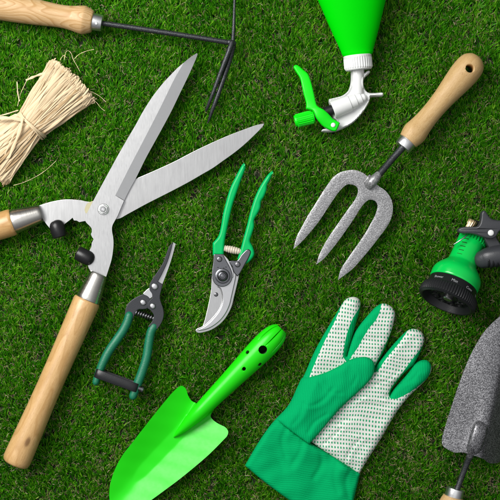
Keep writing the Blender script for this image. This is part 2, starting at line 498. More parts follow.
# =================================================================== THINGS
# ---------- hand cultivator ------------------------------------------------
def cultivator():
    thing('hand_cultivator', 'three pronged hand cultivator with pale grained wooden handle and thin dark steel shaft', 'hand cultivator', 90, 22, 10)
    a = P(93, 21.6, 10); b = P(-45, -1.5, 10)
    prof = [(0, 9.5), (0.4, 10.5), (2, 11.6), (8, 14.0), (11, 14.2), (15, 13.6), (24, 11.9), (34, 11.4), (48, 12.1), (62, 13.0), (80, 13.7), (98, 13.9), (112, 13.6), (124, 12.4), (132, 9.8), (137, 6.0), (139.3, 2.0)]
    prof = smv(prof, 4)
    h = lathe(MB(), a, b, prof, 48).build('handle', M['wood_pale'], ang=30)
    f = MB(); a2 = P(91.5, 21.3, 10); d2 = P(102.5, 23.4, 10)
    L = (d2-a2).length
    lathe(f, a2, d2, [(0, 8.2), (0.4, 8.7), (L-1, 8.2), (L-0.3, 7.9), (L, 7.0), (L, 3.0)], 40)
    fo = f.build('ferrule', M['alu'])
    dm = MB(); dome(dm, 97.5, 24.8, 17.7, 1.5, 0.9, 14); dm.build('rivet', M['zinc'], fo)
    r = MB(); tube(r, [(98, 22.6, 10, 2.7), (150, 30.3, 10.5, 2.7), (200, 38, 11, 2.6), (231, 43, 11, 2.6)], 16, smooth=4)
    r.build('shaft', M['hammer_rod'])
    hb = MB(); tube(hb, [(229.5, 42.6, 11, 3.0), (233.3, 43.4, 10.8, 3.1)], 14); hb.build('hub', M['hammer_rod'])
    for pts in ([(232.8, 44, 11, 2.0), (233.3, 36, 11.5, 1.9), (234.2, 15, 12, 1.5), (234.6, -8, 12, 1.2), (234, -26, 9, 1.0), (232.5, -34, 4, 0.6)],
                [(232, 43, 12.5, 2.7), (228.5, 53, 14, 2.6), (221, 72, 12, 2.3), (212.5, 94, 8, 1.9), (207.5, 106, 3.5, 1.5), (205.8, 110, 1, 0.9)],
                [(233.4, 44, 9.5, 2.7), (231, 55, 9.5, 2.6), (225, 74, 8, 2.5), (217, 97, 6, 2.3), (212, 110, 3, 1.9), (209, 118, 0, 1.2), (207.6, 122, -2, 0.6)]):
        m = MB(); tube(m, pts, 14, smooth=5); m.build('tine', M['hammer_rod'])
cultivator()

# ---------- raffia bundle --------------------------------------------------
def ribbon(mb, path, w, tints, tint, curl=0.35, twist=0.0):
    """flat strand; path of Vectors (mm space)"""
    n = len(path); vs = []; ax = []; fs = []; L = 0
    ph = random.uniform(0, 6); c_in = curl
    for i in range(n):
        curl = c_in
        d = (path[min(i+1, n-1)]-path[max(i-1, 0)])
        if i: L += (path[i]-path[i-1]).length
        d, s, u = frame(d)
        a = twist*math.sin(i*0.5+ph)
        s2 = s*math.cos(a)+u*math.sin(a); u2 = -s*math.sin(a)+u*math.cos(a)
        ww = w*(0.85+0.2*math.sin(i*0.9+ph))*(0.8 if i in (0, n-1) else 1)
        curl = curl*0.45
        for q, up in ((-0.5, 0), (-0.22, curl), (0.22, curl), (0.5, 0), (0.0, -0.08)):
            vs.append(path[i]+s2*(q*ww)+u2*(up*ww)); ax.append((L+ph*40, q*ww+ph*9, 0))
    for i in range(n-1):
        for j in range(5):
            k = (j+1) % 5
            fs.append((i*5+j, i*5+k, (i+1)*5+k, (i+1)*5+j))
    mb.add(vs, fs, ax); tints += [tint]*len(vs)

def raffia():
    thing('raffia_bundle', 'tied bundle of natural straw coloured raffia lying on the grass below the cultivator handle', 'raffia bundle', 28, 125, 12)
    T = Vector((29, 125)); mb = MB(); tn = []
    nT = Vector((0.70, 0.71))
    core = MB()
    for E in (Vector((66, 84)), Vector((-8, 158))):
        tube(core, [(T.x, T.y, 9, 12, 9), ((T.x*0.6+E.x*0.4), (T.y*0.6+E.y*0.4), 9, 17, 10), (E.x, E.y, 7, 22, 8)], 20, smooth=5)
    core.build('core', M['straw_core'])
    for side in (0, 1):
        E = (Vector((73.5, 77.5)), Vector((-17, 163)))[side]
        ax = (E-T).normalized(); nE = Vector((-ax.y, ax.x))
        if nE.dot(nT) < 0: nE = -nE
        N = 620
        for k in range(N):
            top = k/N            # later strands lie higher
            s0 = random.uniform(-1, 1)
            s1 = max(-1.02, min(1.02, s0+random.gauss(0, 0.26 if random.random() < 0.85 else 0.8)))
            hgt = (0.35+0.65*top)
            h0 = 3+16*hgt*math.sqrt(max(0.0, 1-s0*s0*0.93)); h1 = 1+15*hgt*math.sqrt(max(0.0, 1-s1*s1*0.9))
            ln = 1.0+random.gauss(0, 0.024)-0.07*s1*s1*(0.6 if side == 0 else 0.9)
            path = []
            n = 12; wob = random.uniform(-1.6, 1.6); ph = random.uniform(0, 6)
            for i in range(n+1):
                t = i/n
                w0 = 15.5; w1 = 28.0 if side == 0 else 28.5
                e = t**0.85
                sw = s0*(1-t)+s1*t; wid = w0*(1-e)+w1*e
                c = T.lerp(E, t*ln)
                q = c+nE*(sw*wid)+nE*(wob*math.sin(PI*t*1.3+ph)*t)
                if t == 0: q = T+nT*(s0*w0)
                z = h0*(1-t)+h1*t+2.0*math.sin(PI*t)+0.6*math.sin(ph+5*t)
                if t > 0.93: z -= random.uniform(1, 6)*(t-0.93)/0.07
                path.append(P(q.x, q.y, z))
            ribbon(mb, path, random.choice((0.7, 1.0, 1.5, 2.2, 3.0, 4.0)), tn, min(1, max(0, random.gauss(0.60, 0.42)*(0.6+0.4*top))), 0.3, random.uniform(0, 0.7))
        # folded loops at the end of the bundle
        for k in range(150):
            s1 = random.uniform(-0.95, 0.95); c = T.lerp(E, random.gauss(0.985, 0.015)-0.05*s1*s1)+nE*(s1*27)
            h1 = 1+15*math.sqrt(1-s1*s1*0.9); ds = random.uniform(1.0, 2.5)
            path = []
            for i in range(9):
                a = PI*i/8
                q = c-ax*10*(1-math.sin(a))+ax*1.5+nE*(ds*math.cos(a))
                path.append(P(q.x, q.y, h1*(0.95-0.22*(1-math.cos(a))*random.uniform(0.7, 1.0))))
            ribbon(mb, path, random.uniform(0.9, 2.4), tn, random.uniform(0.3, 1.0), 0.3, 0.5)
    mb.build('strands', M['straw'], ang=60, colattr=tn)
    # tie
    mb = MB(); tn = []
    for o, w in ((-1.5, 2.0), (1.1, 2.3), (-0.2, 2.0), (0.5, 1.1)):
        path = []
        for i in range(25):
            a = -0.35+(PI+0.7)*i/24
            q = T+nT*(18.2*math.cos(a))+Vector((0.71, -0.7))*(o+1.0*math.sin(2*a+o))
            path.append(P(q.x+1.5, q.y-0.5, 3.5+18.6*math.sin(a)))
        ribbon(mb, path, w, tn, 0.85, 0.22, 0.15)
    for pts, w in (([(24, 121, 22), (14, 119.3, 22.5), (2, 118.7, 20), (-14, 119.5, 14), (-26, 124, 8)], 3.6),
                   ([(24, 119, 22), (23, 126, 23.5), (19, 138, 22.5), (14, 149, 20), (10.5, 156, 18), (7, 158.3, 16.5), (3, 158, 14)], 3.3),
                   ([(22, 124, 23), (15, 137, 23), (9, 149, 21), (6, 155, 18)], 1.6)):
        path = [P(*p) for p in smv(pts, 5)]
        ribbon(mb, path, w, tn, 0.95, 0.25, 0.1)
    mb.build('tie', M['straw'], ang=60, colattr=tn)
    # loose ends and fine fibres
    mb = MB(); tn = []
    for pts, w in (([(46, 72, 9), (38, 74.5, 8), (30, 77, 5), (24.5, 79.2, 2.5)], 2.6),
                   ([(19, 101, 9), (17.3, 95, 7), (16, 87, 4), (15.3, 80.5, 2)], 1.2),
                   ([(64, 60, 12), (65, 52, 7), (67, 49.5, 4), (70, 52, 3), (72, 58, 3), (76, 65, 2), (78.5, 70, 1)], 0.55),
                   ([(73, 58, 3), (78, 53, 3), (86, 49.5, 2.5), (93, 48, 2)], 0.5),
                   ([(88, 90, 8), (93, 92, 5), (99, 95.5, 3), (105, 101, 2)], 0.5),
                   ([(92, 99, 6), (96, 102, 5), (100, 107, 3), (104, 110, 2)], 0.45),
                   ([(91, 103, 5), (93.5, 102, 4), (93, 99, 5), (90, 96, 7)], 0.5),
                   ([(12, 185, 4), (22, 182, 3), (33, 177, 3), (44, 170, 3), (55, 160, 2.5)], 0.45),
                   ([(28, 74, 3), (20, 92, 6), (17, 106, 9)], 0.5),
                   ([(18, 110, 10), (8, 113, 9), (0, 115, 8), (-12, 117, 6)], 1.4),
                   ([(60, 60, 12), (63, 55, 9), (66, 57, 8)], 0.6)):
        path = [P(*p) for p in smv(pts, 6)]
        mb = MB(); tn = []
        ribbon(mb, path, w, tn, 0.85, 0.3, 0.4)
        mb.build('loose_fibre', M['straw'], ang=60, colattr=tn)
raffia()

# ---------- hedge shears ---------------------------------------------------
def shears():
    thing('hedge_shears', 'large open hedge shears with broad steel blades and long lacquered wooden handles', 'hedge shears', 104, 210, 10)
    # lower blade and its tang
    ob = [(264.2, 123.2, 1), (257, 124.6), (250, 127), (235, 132.6), (220, 138.8), (196, 150), (170, 163.4), (137, 178), (110, 189), (98, 197), (92, 201.4), (86, 201.2), (80, 200), (66, 199.2), (52, 201.4), (40, 205, 1), (34, 206.5, 1), (37, 223, 1), (43.5, 220.5, 1), (47, 225.5), (52, 230), (58, 229), (66, 223), (70, 220, 1), (72.3, 218, 1), (73.6, 220.6, 1), (76.5, 220.8, 1), (79, 222.3, 1), (85, 221.2), (97, 219.5), (117, 219.2), (128, 214), (146, 204.2), (170, 192), (188, 182.5), (202, 174.4), (213, 168), (222, 161.6), (232, 154.5), (240, 148.3), (248, 141.3), (255, 134.6), (260, 129.6), (263.4, 125.6)]
    m = MB(); plate(m, sm(ob, 4), 5.4, 8.6, 0.35)
    b2 = m.build('blade', M['blade2'], ang=20, label='lower steel blade pointing right, lying beneath the other')
    # grease smear
    m = MB(); plate(m, sm([(84.5, 209), (86.5, 204), (90, 201.8), (93.5, 200.9), (95, 203), (92, 208), (88.5, 212.5), (85.5, 213)], 4), 8.5, 8.75, 0.1); m.build('grease_smear', M['grease'], b2)
    # upper blade with ground bevel
    oa = [(196.6, 53.2, 1), (190, 57.8), (184, 63), (177, 69), (170, 76.2), (165, 81.5), (160, 87.4), (152, 98), (143, 112.2), (136, 125), (127, 140.3), (118, 156), (106, 178), (96, 196.5), (90, 208), (85.8, 217), (86.2, 222), (91.5, 227.6), (92.2, 232, 1), (91.3, 234.5), (92.8, 237.6, 1), (94, 239.2, 1), (92.2, 243), (91.6, 247), (89.2, 252), (88, 258), (88.5, 266), (91, 271.2, 1), (89, 279, 1), (104, 284, 1), (106.6, 276.2, 1), (109.3, 268), (112.2, 258), (113.7, 246), (113.5, 238), (112.3, 231), (112.6, 226), (115, 221), (118, 215.5), (124, 201.2), (130, 189), (136.3, 177.6), (146, 158), (156, 139.8), (170, 114), (180, 93.4), (190.3, 72), (197.2, 55.6)]
    out = sm(oa, 4)
    fl = [(184, 62.6), (182.6, 65.5), (174, 80.4), (160, 109), (144, 140.2), (130, 167), (115.8, 195.2), (124.5, 200.4)]
    fl = sm([(p[0], p[1], 1) if i in (0, 6, 7) else p for i, p in enumerate(fl)], 4, False)
    vv, F, C = cdt(out, 3.2, [(fl, False), ([(115.5, 195.6), (124.3, 200.9)], False)])
    # the ground facet lies right of the line
    fac_poly = fl+[(126, 199), (136.3, 178.5), (156.6, 139.8), (170.6, 114), (180.6, 93.4), (190.9, 72), (199, 55), (197, 50), (190, 55)]
    dline = dist_to(fl[:-4], vv, False)
    inf = inside(fac_poly, vv) | (dist_to(fl, vv, False) < 0.05)
    z = np.full(len(vv), 13.2); z = np.where(inf, 13.2-0.20*dline, z)
    z -= 0.00*vv[:, 0]
    mi = inside(fac_poly, C).astype(int)
    th = z-9.6
    m = MB(); sheet(m, vv, F, z, th, mi); m.build('blade', [M['blade'], M['facet']], ang=7, label='upper steel blade pointing up with a ground bevel along its edge')
    # pivot bolt
    m = MB(); x, y = 103.7, 209.4
    a = P(x, y, 13.1); up = Vector((0, 0, 1))
    lathe(m, a, a+up, [(0, 5.7), (0.7, 5.7), (1.1, 5.3), (1.1, 3)], 32)
    def hexr(t, r, th): return r/max(math.cos(((th+0.4) % (PI/3))-PI/6), 0.5)*0.9
    lathe(m, a, a+up, [(1.0, 4.7), (4.6, 4.7), (5.3, 4.3), (5.3, 3.2)], 48, rf=hexr)
    bo = m.build('pivot_nut', M['zinc'], ang=28)
    m = MB(); lathe(m, a, a+up, [(4.8, 2.9), (7.2, 2.9), (7.8, 2.5), (7.8, 2.0), (7.2, 1.5), (7.2, 0.2)], 24); m.build('bolt_end', M['chrome'], bo, ang=28)
    # ferrules and handles
    for (a, b, zc, h0, h1, L, wm) in ((P(98.9, 273.6, 10.5), P(87.9, 300.5, 11.5), 0, P(87.7, 299.6, 11.8), P(15, 464.5, 11.5), 180, 'wood_lacquer'),
                                 (P(41.6, 213, 9.5), P(12.5, 222.2, 10.8), 0, P(13.6, 221.8, 11.2), P(-155, 275.5, 11), 178, 'wood_lacquer2')):
        Lf = (b-a).length
        m = MB(); lathe(m, a, b, [(1.2, 5), (0.2, 7.9), (0, 8.4), (0.6, 8.9), (3, 9.3), (10, 10.1), (Lf*0.6, 11.3), (Lf-4, 12.2), (Lf-1.0, 12.3), (Lf-0.4, 12.1), (Lf-0.4, 9)], 48)
        m.build('ferrule', M['ferrule'])
        Lh = (h1-h0).length
        pr = [(0, 9), (0, 12.6), (1.0, 13.4), (3, 13.7), (20, 13.5), (60, 12.7), (90, 12.5), (120, 12.9), (150, 13.7), (Lh-12, 14.2), (Lh-6, 14.2), (Lh-2.4, 13.3), (Lh-0.6, 11.4), (Lh, 8.5), (Lh, 0.5)]
        m = MB(); lathe(m, h0, h1, pr, 48); m.build('handle', M[wm], ang=40)
    # rubber bumpers
    for a, b in ((P(60.6, 237.2, 13), P(55.5, 220, 13.5)), (P(77.4, 252.6, 13), P(94.2, 261, 13.5))):
        L = (b-a).length
        m = MB(); lathe(m, a, b, [(0, 5.8), (0.3, 6.6), (1.2, 7.1), (3.5, 7.3), (4.0, 7.5), (L-8, 7.5), (L-5, 7.1), (L-2.6, 6.0), (L-1.0, 4.1), (L-0.1, 1.6)], 32)
        m.build('rubber_bumper', M['rubber'], ang=50)
shears()

# ---------- thinning snips --------------------------------------------------
def snips():
    thing('pruning_snips', 'small narrow bladed pruning snips with dark green grips held shut by a black strap', 'pruning snips', 150, 300, 8)
    m = MB(); plate(m, sm([(173.2, 242.2, 1), (175.8, 243.6, 1), (172.3, 257), (168, 270), (162.4, 284.5, 1), (157.5, 282, 1), (161, 268), (168, 252)], 4), 5.0, 7.0, 0.4)
    m.build('blade', M['blade'], ang=20)
    m = MB(); plate(m, sm([(148.6, 288.2), (143, 293.4, 1), (147, 301, 1), (152.5, 297, 1), (153, 288)], 3), 5.6, 8.3, 0.4)
    m.build('blade_shoulder', M['chrome'], ang=20)
    # left arm
    m = MB(); plate(m, sm([(142.8, 294.0, 1), (137, 296.6), (131, 300.4), (127, 305), (125.2, 311), (124.6, 316, 1), (133.4, 319, 1), (135.4, 313), (138.5, 309.6), (143, 309.4), (147.3, 308.4), (149, 304), (151, 299.6, 1), (147.5, 296)], 4), 4.8, 8.8, 0.8)
    m.build('arm', M['snip_body'], ang=25)
    # right arm with pivot and blade back
    m = MB(); plate(m, sm([(172.6, 242.4, 1), (168.8, 247.5), (163.4, 262), (158, 271), (152.5, 279), (149.6, 285.5), (149.8, 290), (152, 293.5), (152.6, 297.5, 1), (150.5, 299.5), (148.2, 303.5), (147.6, 308.2, 1), (151, 310.6), (153.8, 315), (153, 320), (148, 326.5, 1), (157.5, 329, 1), (162, 322), (163.9, 315), (163.2, 308), (161.2, 302.5), (160, 297), (161.2, 291), (162.7, 284.6, 1), (158, 281.5, 1), (162, 274), (167.4, 262), (171.4, 249)], 4), 6.8, 10.4, 0.45)
    m.build('arm', M['snip_body'], ang=25)
    for x, y, z, r in ((154.8, 286.4, 10.2, 3.6), (143.1, 302.4, 8.6, 3.2), (152.8, 306, 10.2, 3.1)):
        m = MB(); dome(m, x, y, z, r, 1.8, 20, 0.6); m.build('rivet', M['chrome'], ang=60)
    # spring
    m = MB(); pts = []
    a = P(135.5, 312.5, 6); b = P(154, 318.5, 6); d, s, u = frame(b-a); L = (b-a).length
    for i in range(130):
        t = i/129; th = t*2*PI*7.5; q = a+d*(L*t)+s*(2.9*math.cos(th))+u*(2.9*math.sin(th))
        pts.append((q.x+250, 250-q.y, q.z, 0.75))
    tube(m, pts, 6); m.build('spring', M['steel_dark'], ang=60)
    # grips
    m = MB(); tube(m, [(129.2, 315.5, 7, 4.4, 4.6), (127.2, 322, 7, 4.5, 4.8), (123.3, 330, 7, 4.5, 4.8), (118, 338, 7, 4.5, 4.8), (109.6, 350, 7, 4.5, 4.8), (103.4, 361.5, 7, 4.3, 4.7), (98.8, 373, 7, 4.0, 4.4), (95.8, 382, 7, 3.5, 4)], 20, smooth=5, caps='round')
    m.build('grip', M['grip'], ang=60)
    m = MB(); tube(m, [(154.0, 326.5, 7, 4.4, 4.6), (151, 332, 7, 4.4, 4.8), (148.8, 343, 7, 4.5, 4.8), (146.6, 357, 7, 4.5, 4.8), (142.3, 371, 7, 4.5, 4.8), (137.8, 383, 7, 4.5, 4.7), (133, 396, 7, 4, 4.2)], 20, smooth=5)
    m.build('grip', M['grip'], ang=60)
    # strap: loop around both grips
    m = MB()
    ax = Vector((136.5-98, -(385.5-371.5), 0)); d, s, u = frame(ax)
    c = P(116.8, 380.2, 7); hw = 21.8
    vs = []; fs = []
    for rr, zz in ((0.0, 6.2), (1.1, 7.4)):
        for i in range(48):
            th = 2*PI*i/48; cc, ss = math.cos(th), math.sin(th)
            x = math.copysign(abs(cc)**0.35, cc)*(hw+rr); z = math.copysign(abs(ss)**0.5, ss)*(zz-0.4)
            for k in (-4.4, -3.9, 3.9, 4.4):
                e = 0.35 if abs(k) > 4 else 0
                e = e if rr == 0 else -e
                vs.append(c+d*(x+e*cc)+s*k+Vector((0, 0, z+e*ss)))
    n_ = 48*4
    for i in range(48):
        j = (i+1) % 48
        for k in range(3):
            fs.append((i*4+k, i*4+k+1, j*4+k+1, j*4+k)); fs.append((n_+i*4+k, n_+j*4+k, n_+j*4+k+1, n_+i*4+k+1))
        fs.append((i*4, j*4, n_+j*4, n_+i*4)); fs.append((i*4+3, n_+i*4+3, n_+j*4+3, j*4+3))
    m.add(vs, fs); st = m.build('strap', M['black'], ang=40)
    m = MB(); e = P(138.5, 387.9, 9); lathe(m, e, e+d, [(0, 2.8), (3.0, 2.8), (3.2, 3.6), (5.0, 3.6), (5.8, 2.9), (5.8, 1.5), (5.0, 1.2), (5.0, 0.1)], 20); m.build('strap_screw', M['gunmetal'], st, ang=30)
snips()

# ---------- bypass secateurs ---------------------------------------------------
def secateurs():
    thing('secateurs', 'bypass secateurs with slim bright green handles and curved silver blades', 'secateurs', 222, 270, 8)
    m = MB()
    plate(m, sm([(244, 162.8, 1), (241.6, 165.5), (237, 174), (230.2, 188), (226, 202), (223, 214), (221, 226), (218.3, 236), (212.6, 243, 1), (212.8, 255.6, 1), (223.8, 255.6, 1), (224.6, 243), (226.6, 232), (229.8, 217), (233, 204), (237, 192), (241.2, 180), (245.2, 169.5), (245.6, 165)], 5), 2.5, 9.5, 2.6, steps=5)
    m.build('handle', M['mint'], ang=50)
    m = MB()
    plate(m, sm([(272.8, 170.4, 1), (268.2, 174.2), (262, 183), (256, 194.5), (251, 209), (247, 225), (243.2, 239), (240, 251), (237.5, 260), (242, 265), (249, 262), (254.3, 255), (253.2, 247.5), (250.2, 241), (252, 234.5), (254.2, 227), (254.4, 220), (257.3, 214.5), (260.4, 208), (261.2, 201.5), (264, 197), (266.6, 190.5), (267.4, 185), (270, 180), (273.2, 172.5)], 5), 2.5, 9.5, 2.6, steps=5)
    m.build('handle', M['mint'], ang=50)
    # back blade
    m = MB(); plate(m, sm([(212, 268, 1), (211.5, 280), (210.6, 292), (207, 310), (203, 325), (199, 330), (204, 331), (216, 322), (226, 308), (228, 285, 1), (224, 268, 1)], 4), 3.0, 5.2, 0.4)
    bk = m.build('blade', M['blade'], ang=20)
    m = MB(); dome(m, 216.0, 294.6, 5.1, 2.2, 1.2, 16, 0.7); m.build('screw', M['steel_dark'], bk, ang=50)
    # front curved blade
    fb = [(216.5, 284), (219.8, 289), (221.6, 296), (221.2, 303), (217.6, 311), (210, 320), (203.5, 325.6), (196.6, 328.8), (195.6, 331.4), (198.5, 333.2), (204, 332.4), (210.5, 330.4), (217, 326.6), (223, 321.4), (228, 314.5), (232, 306), (234.2, 297), (236.4, 288), (238.4, 279.5), (239.4, 274, 1), (228, 262, 1), (219, 262, 1)]
    plate_pts = sm(fb, 6)
    m = MB(); plate(m, plate_pts, 4.6, 6.6, 0.5); fr = m.build('blade', M['blade2'], ang=20)
    fi = [(217.5, 284), (220.6, 289), (222.4, 296), (222.0, 303.2), (218.4, 311.6), (211, 320.6), (204.5, 326.0), (198.4, 329.2), (198.6, 330.6), (203.6, 330.2), (209.6, 328.2), (215.8, 324.4), (221.4, 319.4), (226.2, 312.8), (229.8, 304.8), (231.8, 296.4), (233.8, 287.6), (235.6, 279), (236.4, 274, 1), (228, 263, 1), (220, 263, 1)]
    m = MB(); plate(m, sm(fi, 6), 6.5, 8.0, 0.9, steps=4); m.build('hollow_ground_face', M['chrome'], fr, ang=50)
    # hooked arm of the right handle
    m = MB(); plate(m, sm([(249, 249.4), (250.8, 252), (248.6, 258), (245, 264.5), (240.4, 273), (237.4, 276.4, 1), (234, 272.5), (232.3, 267), (230, 264), (229.3, 261.2), (232.4, 260.4), (237.4, 260.2), (241.5, 254.5), (246.2, 249.8)], 5), 8.0, 10.6, 0.9)
    ar = m.build('arm', M['gunmetal'], ang=30)
    m = MB(); dome(m, 237.7, 264.5, 10.4, 2.9, 1.3, 18, 0.7); m.build('screw', M['steel_dark'], ar, ang=50)
    # silver edge beneath the plate and dark plate
    m = MB(); plate(m, sm([(222.8, 253.8, 1), (228, 259), (231, 265), (233.6, 272), (233.8, 277, 1), (228, 279), (222, 262)], 4), 7.6, 9.4, 0.5); m.build('lock_plate', M['chrome'], ang=30)
    m = MB(); plate(m, sm([(213.8, 254, 1), (223, 254, 1), (226, 260), (230.4, 268), (232.6, 275), (231.3, 281), (227.4, 285.3), (221.4, 286.8), (215.4, 284), (212.4, 278), (212.2, 270), (213.2, 262)], 5), 8.2, 10.9, 0.7)
    pl = m.build('pivot_plate', M['gunmetal'], ang=30)
    # three small raised ticks as on the plate
    m = MB()
    for x0, y0 in ((217.2, 267.0), (220.0, 268.0), (222.8, 267.6), (225.2, 266.6)):
        plate(m, [(x0, y0), (x0+1.7, y0+0.2), (x0+1.5, y0+0.9), (x0-0.1, y0+0.6)], 10.8, 11.1, 0.08)
    m.build('stamped_mark', M['black'], pl, ang=30)
    m = MB(); dome(m, 219.5, 259.2, 10.7, 2.9, 1.3, 18, 0.7); m.build('screw', M['steel_dark'], pl, ang=50)
    m = MB(); a = P(222.8, 276, 10.8); up = Vector((0, 0, 1))
    lathe(m, a, a+up, [(0, 7.6), (0.8, 7.6), (1.2, 7.0), (1.2, 5.4), (2.6, 5.2), (3.6, 4.4), (3.9, 3.4), (3.2, 2.8), (3.2, 2.2), (3.9, 1.8), (4.1, 0.6)], 32)
    m.build('pivot_bolt', M['gunmetal'], ang=35)
    # spring barrel
    m = MB(); a = P(224.2, 248.2, 6.2); b = P(240.4, 251.6, 6.2); L = (b-a).length
    pr = []
    for i in range(41):
        t = i/40; pr.append((L*t, 2.8+0.9*math.sin(PI*t)+0.28*math.sin(t*2*PI*7)))
    lathe(m, a, b, pr, 20); m.build('spring', M['cream'], ang=60)
secateurs()

# ---------- green trowel -------------------------------------------------------
def taxis(x, y, o, d):
    """coords along and across an axis; d in px coordinates"""
    rx, ry = x-o[0], y-o[1]
    return rx*d[0]+ry*d[1], -rx*d[1]+ry*d[0]

def boolean_cut(obj, cutters):
    for c in cutters:
        md = obj.modifiers.new('b', 'BOOLEAN'); md.object = c; md.operation = 'DIFFERENCE'; md.solver = 'EXACT'; md.material_mode = 'TRANSFER'
    dg = bpy.context.evaluated_depsgraph_get(); dg.update()
    me = bpy.data.meshes.new_from_object(obj.evaluated_get(dg), preserve_all_data_layers=True, depsgraph=dg)
    obj.modifiers.clear(); obj.data = me
    for c in cutters:
        ALL.remove(c); bpy.data.objects.remove(c)

def green_trowel():
    thing('garden_trowel', 'glossy bright green one piece metal trowel lying scoop side up on the grass', 'trowel', 190, 410, 9)
    O = (201.0, 410.0); d = (-0.6865, 0.7271)
    out = sm([(179, 386.6), (183, 386.2), (186, 389.5), (188, 396), (191.5, 401.5), (197.5, 403.6), (204, 400, 1), (214, 410, 1), (210.4, 416.2), (213, 420.6), (219, 424.4), (225, 427), (228, 430.6), (227.6, 434.5), (224, 439), (208, 455), (190, 470.5), (177, 481), (163, 491.5), (150, 501), (136, 509.5), (124, 514.5), (116, 514.5), (111, 509), (109, 499), (109.2, 490), (111, 480), (115.5, 468), (122, 456), (130, 445.5), (140, 432.6), (153, 416), (166, 400), (172, 393)], 6)
    vv, F, C = cdt(out, 1.5)
    u = (vv[:, 0]-O[0])*d[0]+(vv[:, 1]-O[1])*d[1]; w = -(vv[:, 0]-O[0])*d[1]+(vv[:, 1]-O[1])*d[0]
    prof = 14.3*(np.sqrt((w/33)**2+0.035)-0.187)
    tipf = np.clip((u-75)/60, 0, 1)
    base = -1.0+prof*(1-0.25*tipf)+6.0*tipf**2
    # socket bump tapering to a point
    L = 43.0; tt = np.clip(1-(u+4)/L, 0, 1)
    hw = 8.2*tt**0.8+0.4
    q = np.clip(1-(w/hw)**2, 0, 1)
    bump = (14.0*tt**0.9)*np.sqrt(q)
    flare = np.exp(-(np.maximum(np.abs(w)-hw, 0)/3.0))*3.0*tt
    z = np.maximum(base, base*0.15+bump)
    z = z+flare*(tt > 0)
    z = z+0.45*np.sin(u*0.055+w*0.05)*np.sin(w*0.11+1.0)+0.3*np.clip(w/33, 0, 1)**2*(30-u)/30+0.10*np.sin(u*0.31-w*0.2)
    m = MB(); sheet(m, vv, F, z, 1.2); m.build('blade', M['lime'], ang=70)
    # handle: hollow tube with pinched end
    A = np.array([198.5, 412.6]); B = np.array([279.0, 331.0])
    stations = [(-0.315, 0.4, 0.8, 1.0), (-0.27, 2.3, 3.2, 2.2), (-0.20, 4.2, 5.2, 4.4), (-0.1, 6.3, 7.2, 7.6), (0.0, 7.6, 8.6, 9.8), (0.12, 8.5, 9.2, 10.5), (0.3, 9.5, 10, 11), (0.5, 10.9, 11, 11.6), (0.68, 12.3, 12.2, 12), (0.8, 12.9, 12.8, 12.2), (0.88, 12.7, 12.6, 12.2), (0.95, 11.6, 11.2, 12.2), (1.0, 9.4, 9.2, 12.2), (1.03, 6.6, 6.4, 12.2)]
    def pet(l, th):
        # 8 petals pinched at the closed end, with a narrow slit between them
        k = max(0.0, min(1.0, (l-131)/16.0))
        a = (th*8/(2*PI)) % 1.0
        dd = min(a, 1-a)
        return 1.0-k*0.34*max(0.0, 1-dd/0.065)+0.015*k*math.cos((a-0.5)*2*PI)
    pts = smv([(A[0]+(B[0]-A[0])*t, A[1]+(B[1]-A[1])*t, zz, r, rz) for t, r, rz, zz in stations], 7)
    m = MB(); tube(m, pts, 320, caps='flat', rf=pet)
    h = m.build('handle', [M['lime']], ang=40)
    m = MB(); n2 = len(pts)
    cutters = []
    for x, y, r in ((262.6, 348.6, 4.3), (247.8, 351.6, 1.9), (244, 367.6, 1.9), (260, 363.6, 1.9)):
        t = ((x-A[0])*(B[0]-A[0])+(y-A[1])*(B[1]-A[1]))/((B-A)@(B-A)); c = A+(B-A)*t
        off = Vector((x-c[0], -(y-c[1]), 0)); hh = 12
        depth = 18
        base_ = P(c[0], c[1], hh); dirv = (off.normalized()*min(1, off.length/14)*0.9+Vector((0, 0, 1)))
        cm = MB(); pz = P(x, y, 0)
        a = Vector((pz.x, pz.y, hh+12))+off*0.3; b = Vector((pz.x, pz.y, hh+12))-dirv.normalized()*1.0*depth
        a = Vector((pz.x, pz.y, hh+8))+dirv.normalized()*8; b = Vector((pz.x, pz.y, hh+8))-dirv.normalized()*(17 if r > 3 else 11)
        lathe(cm, a, b, [(0, r), ((b-a).length, r)], 28)
        cutters.append(cm.build('cutter', M['recess_shade']))  # cut walls get the dark green as painted shade
    boolean_cut(h, cutters)
green_trowel()

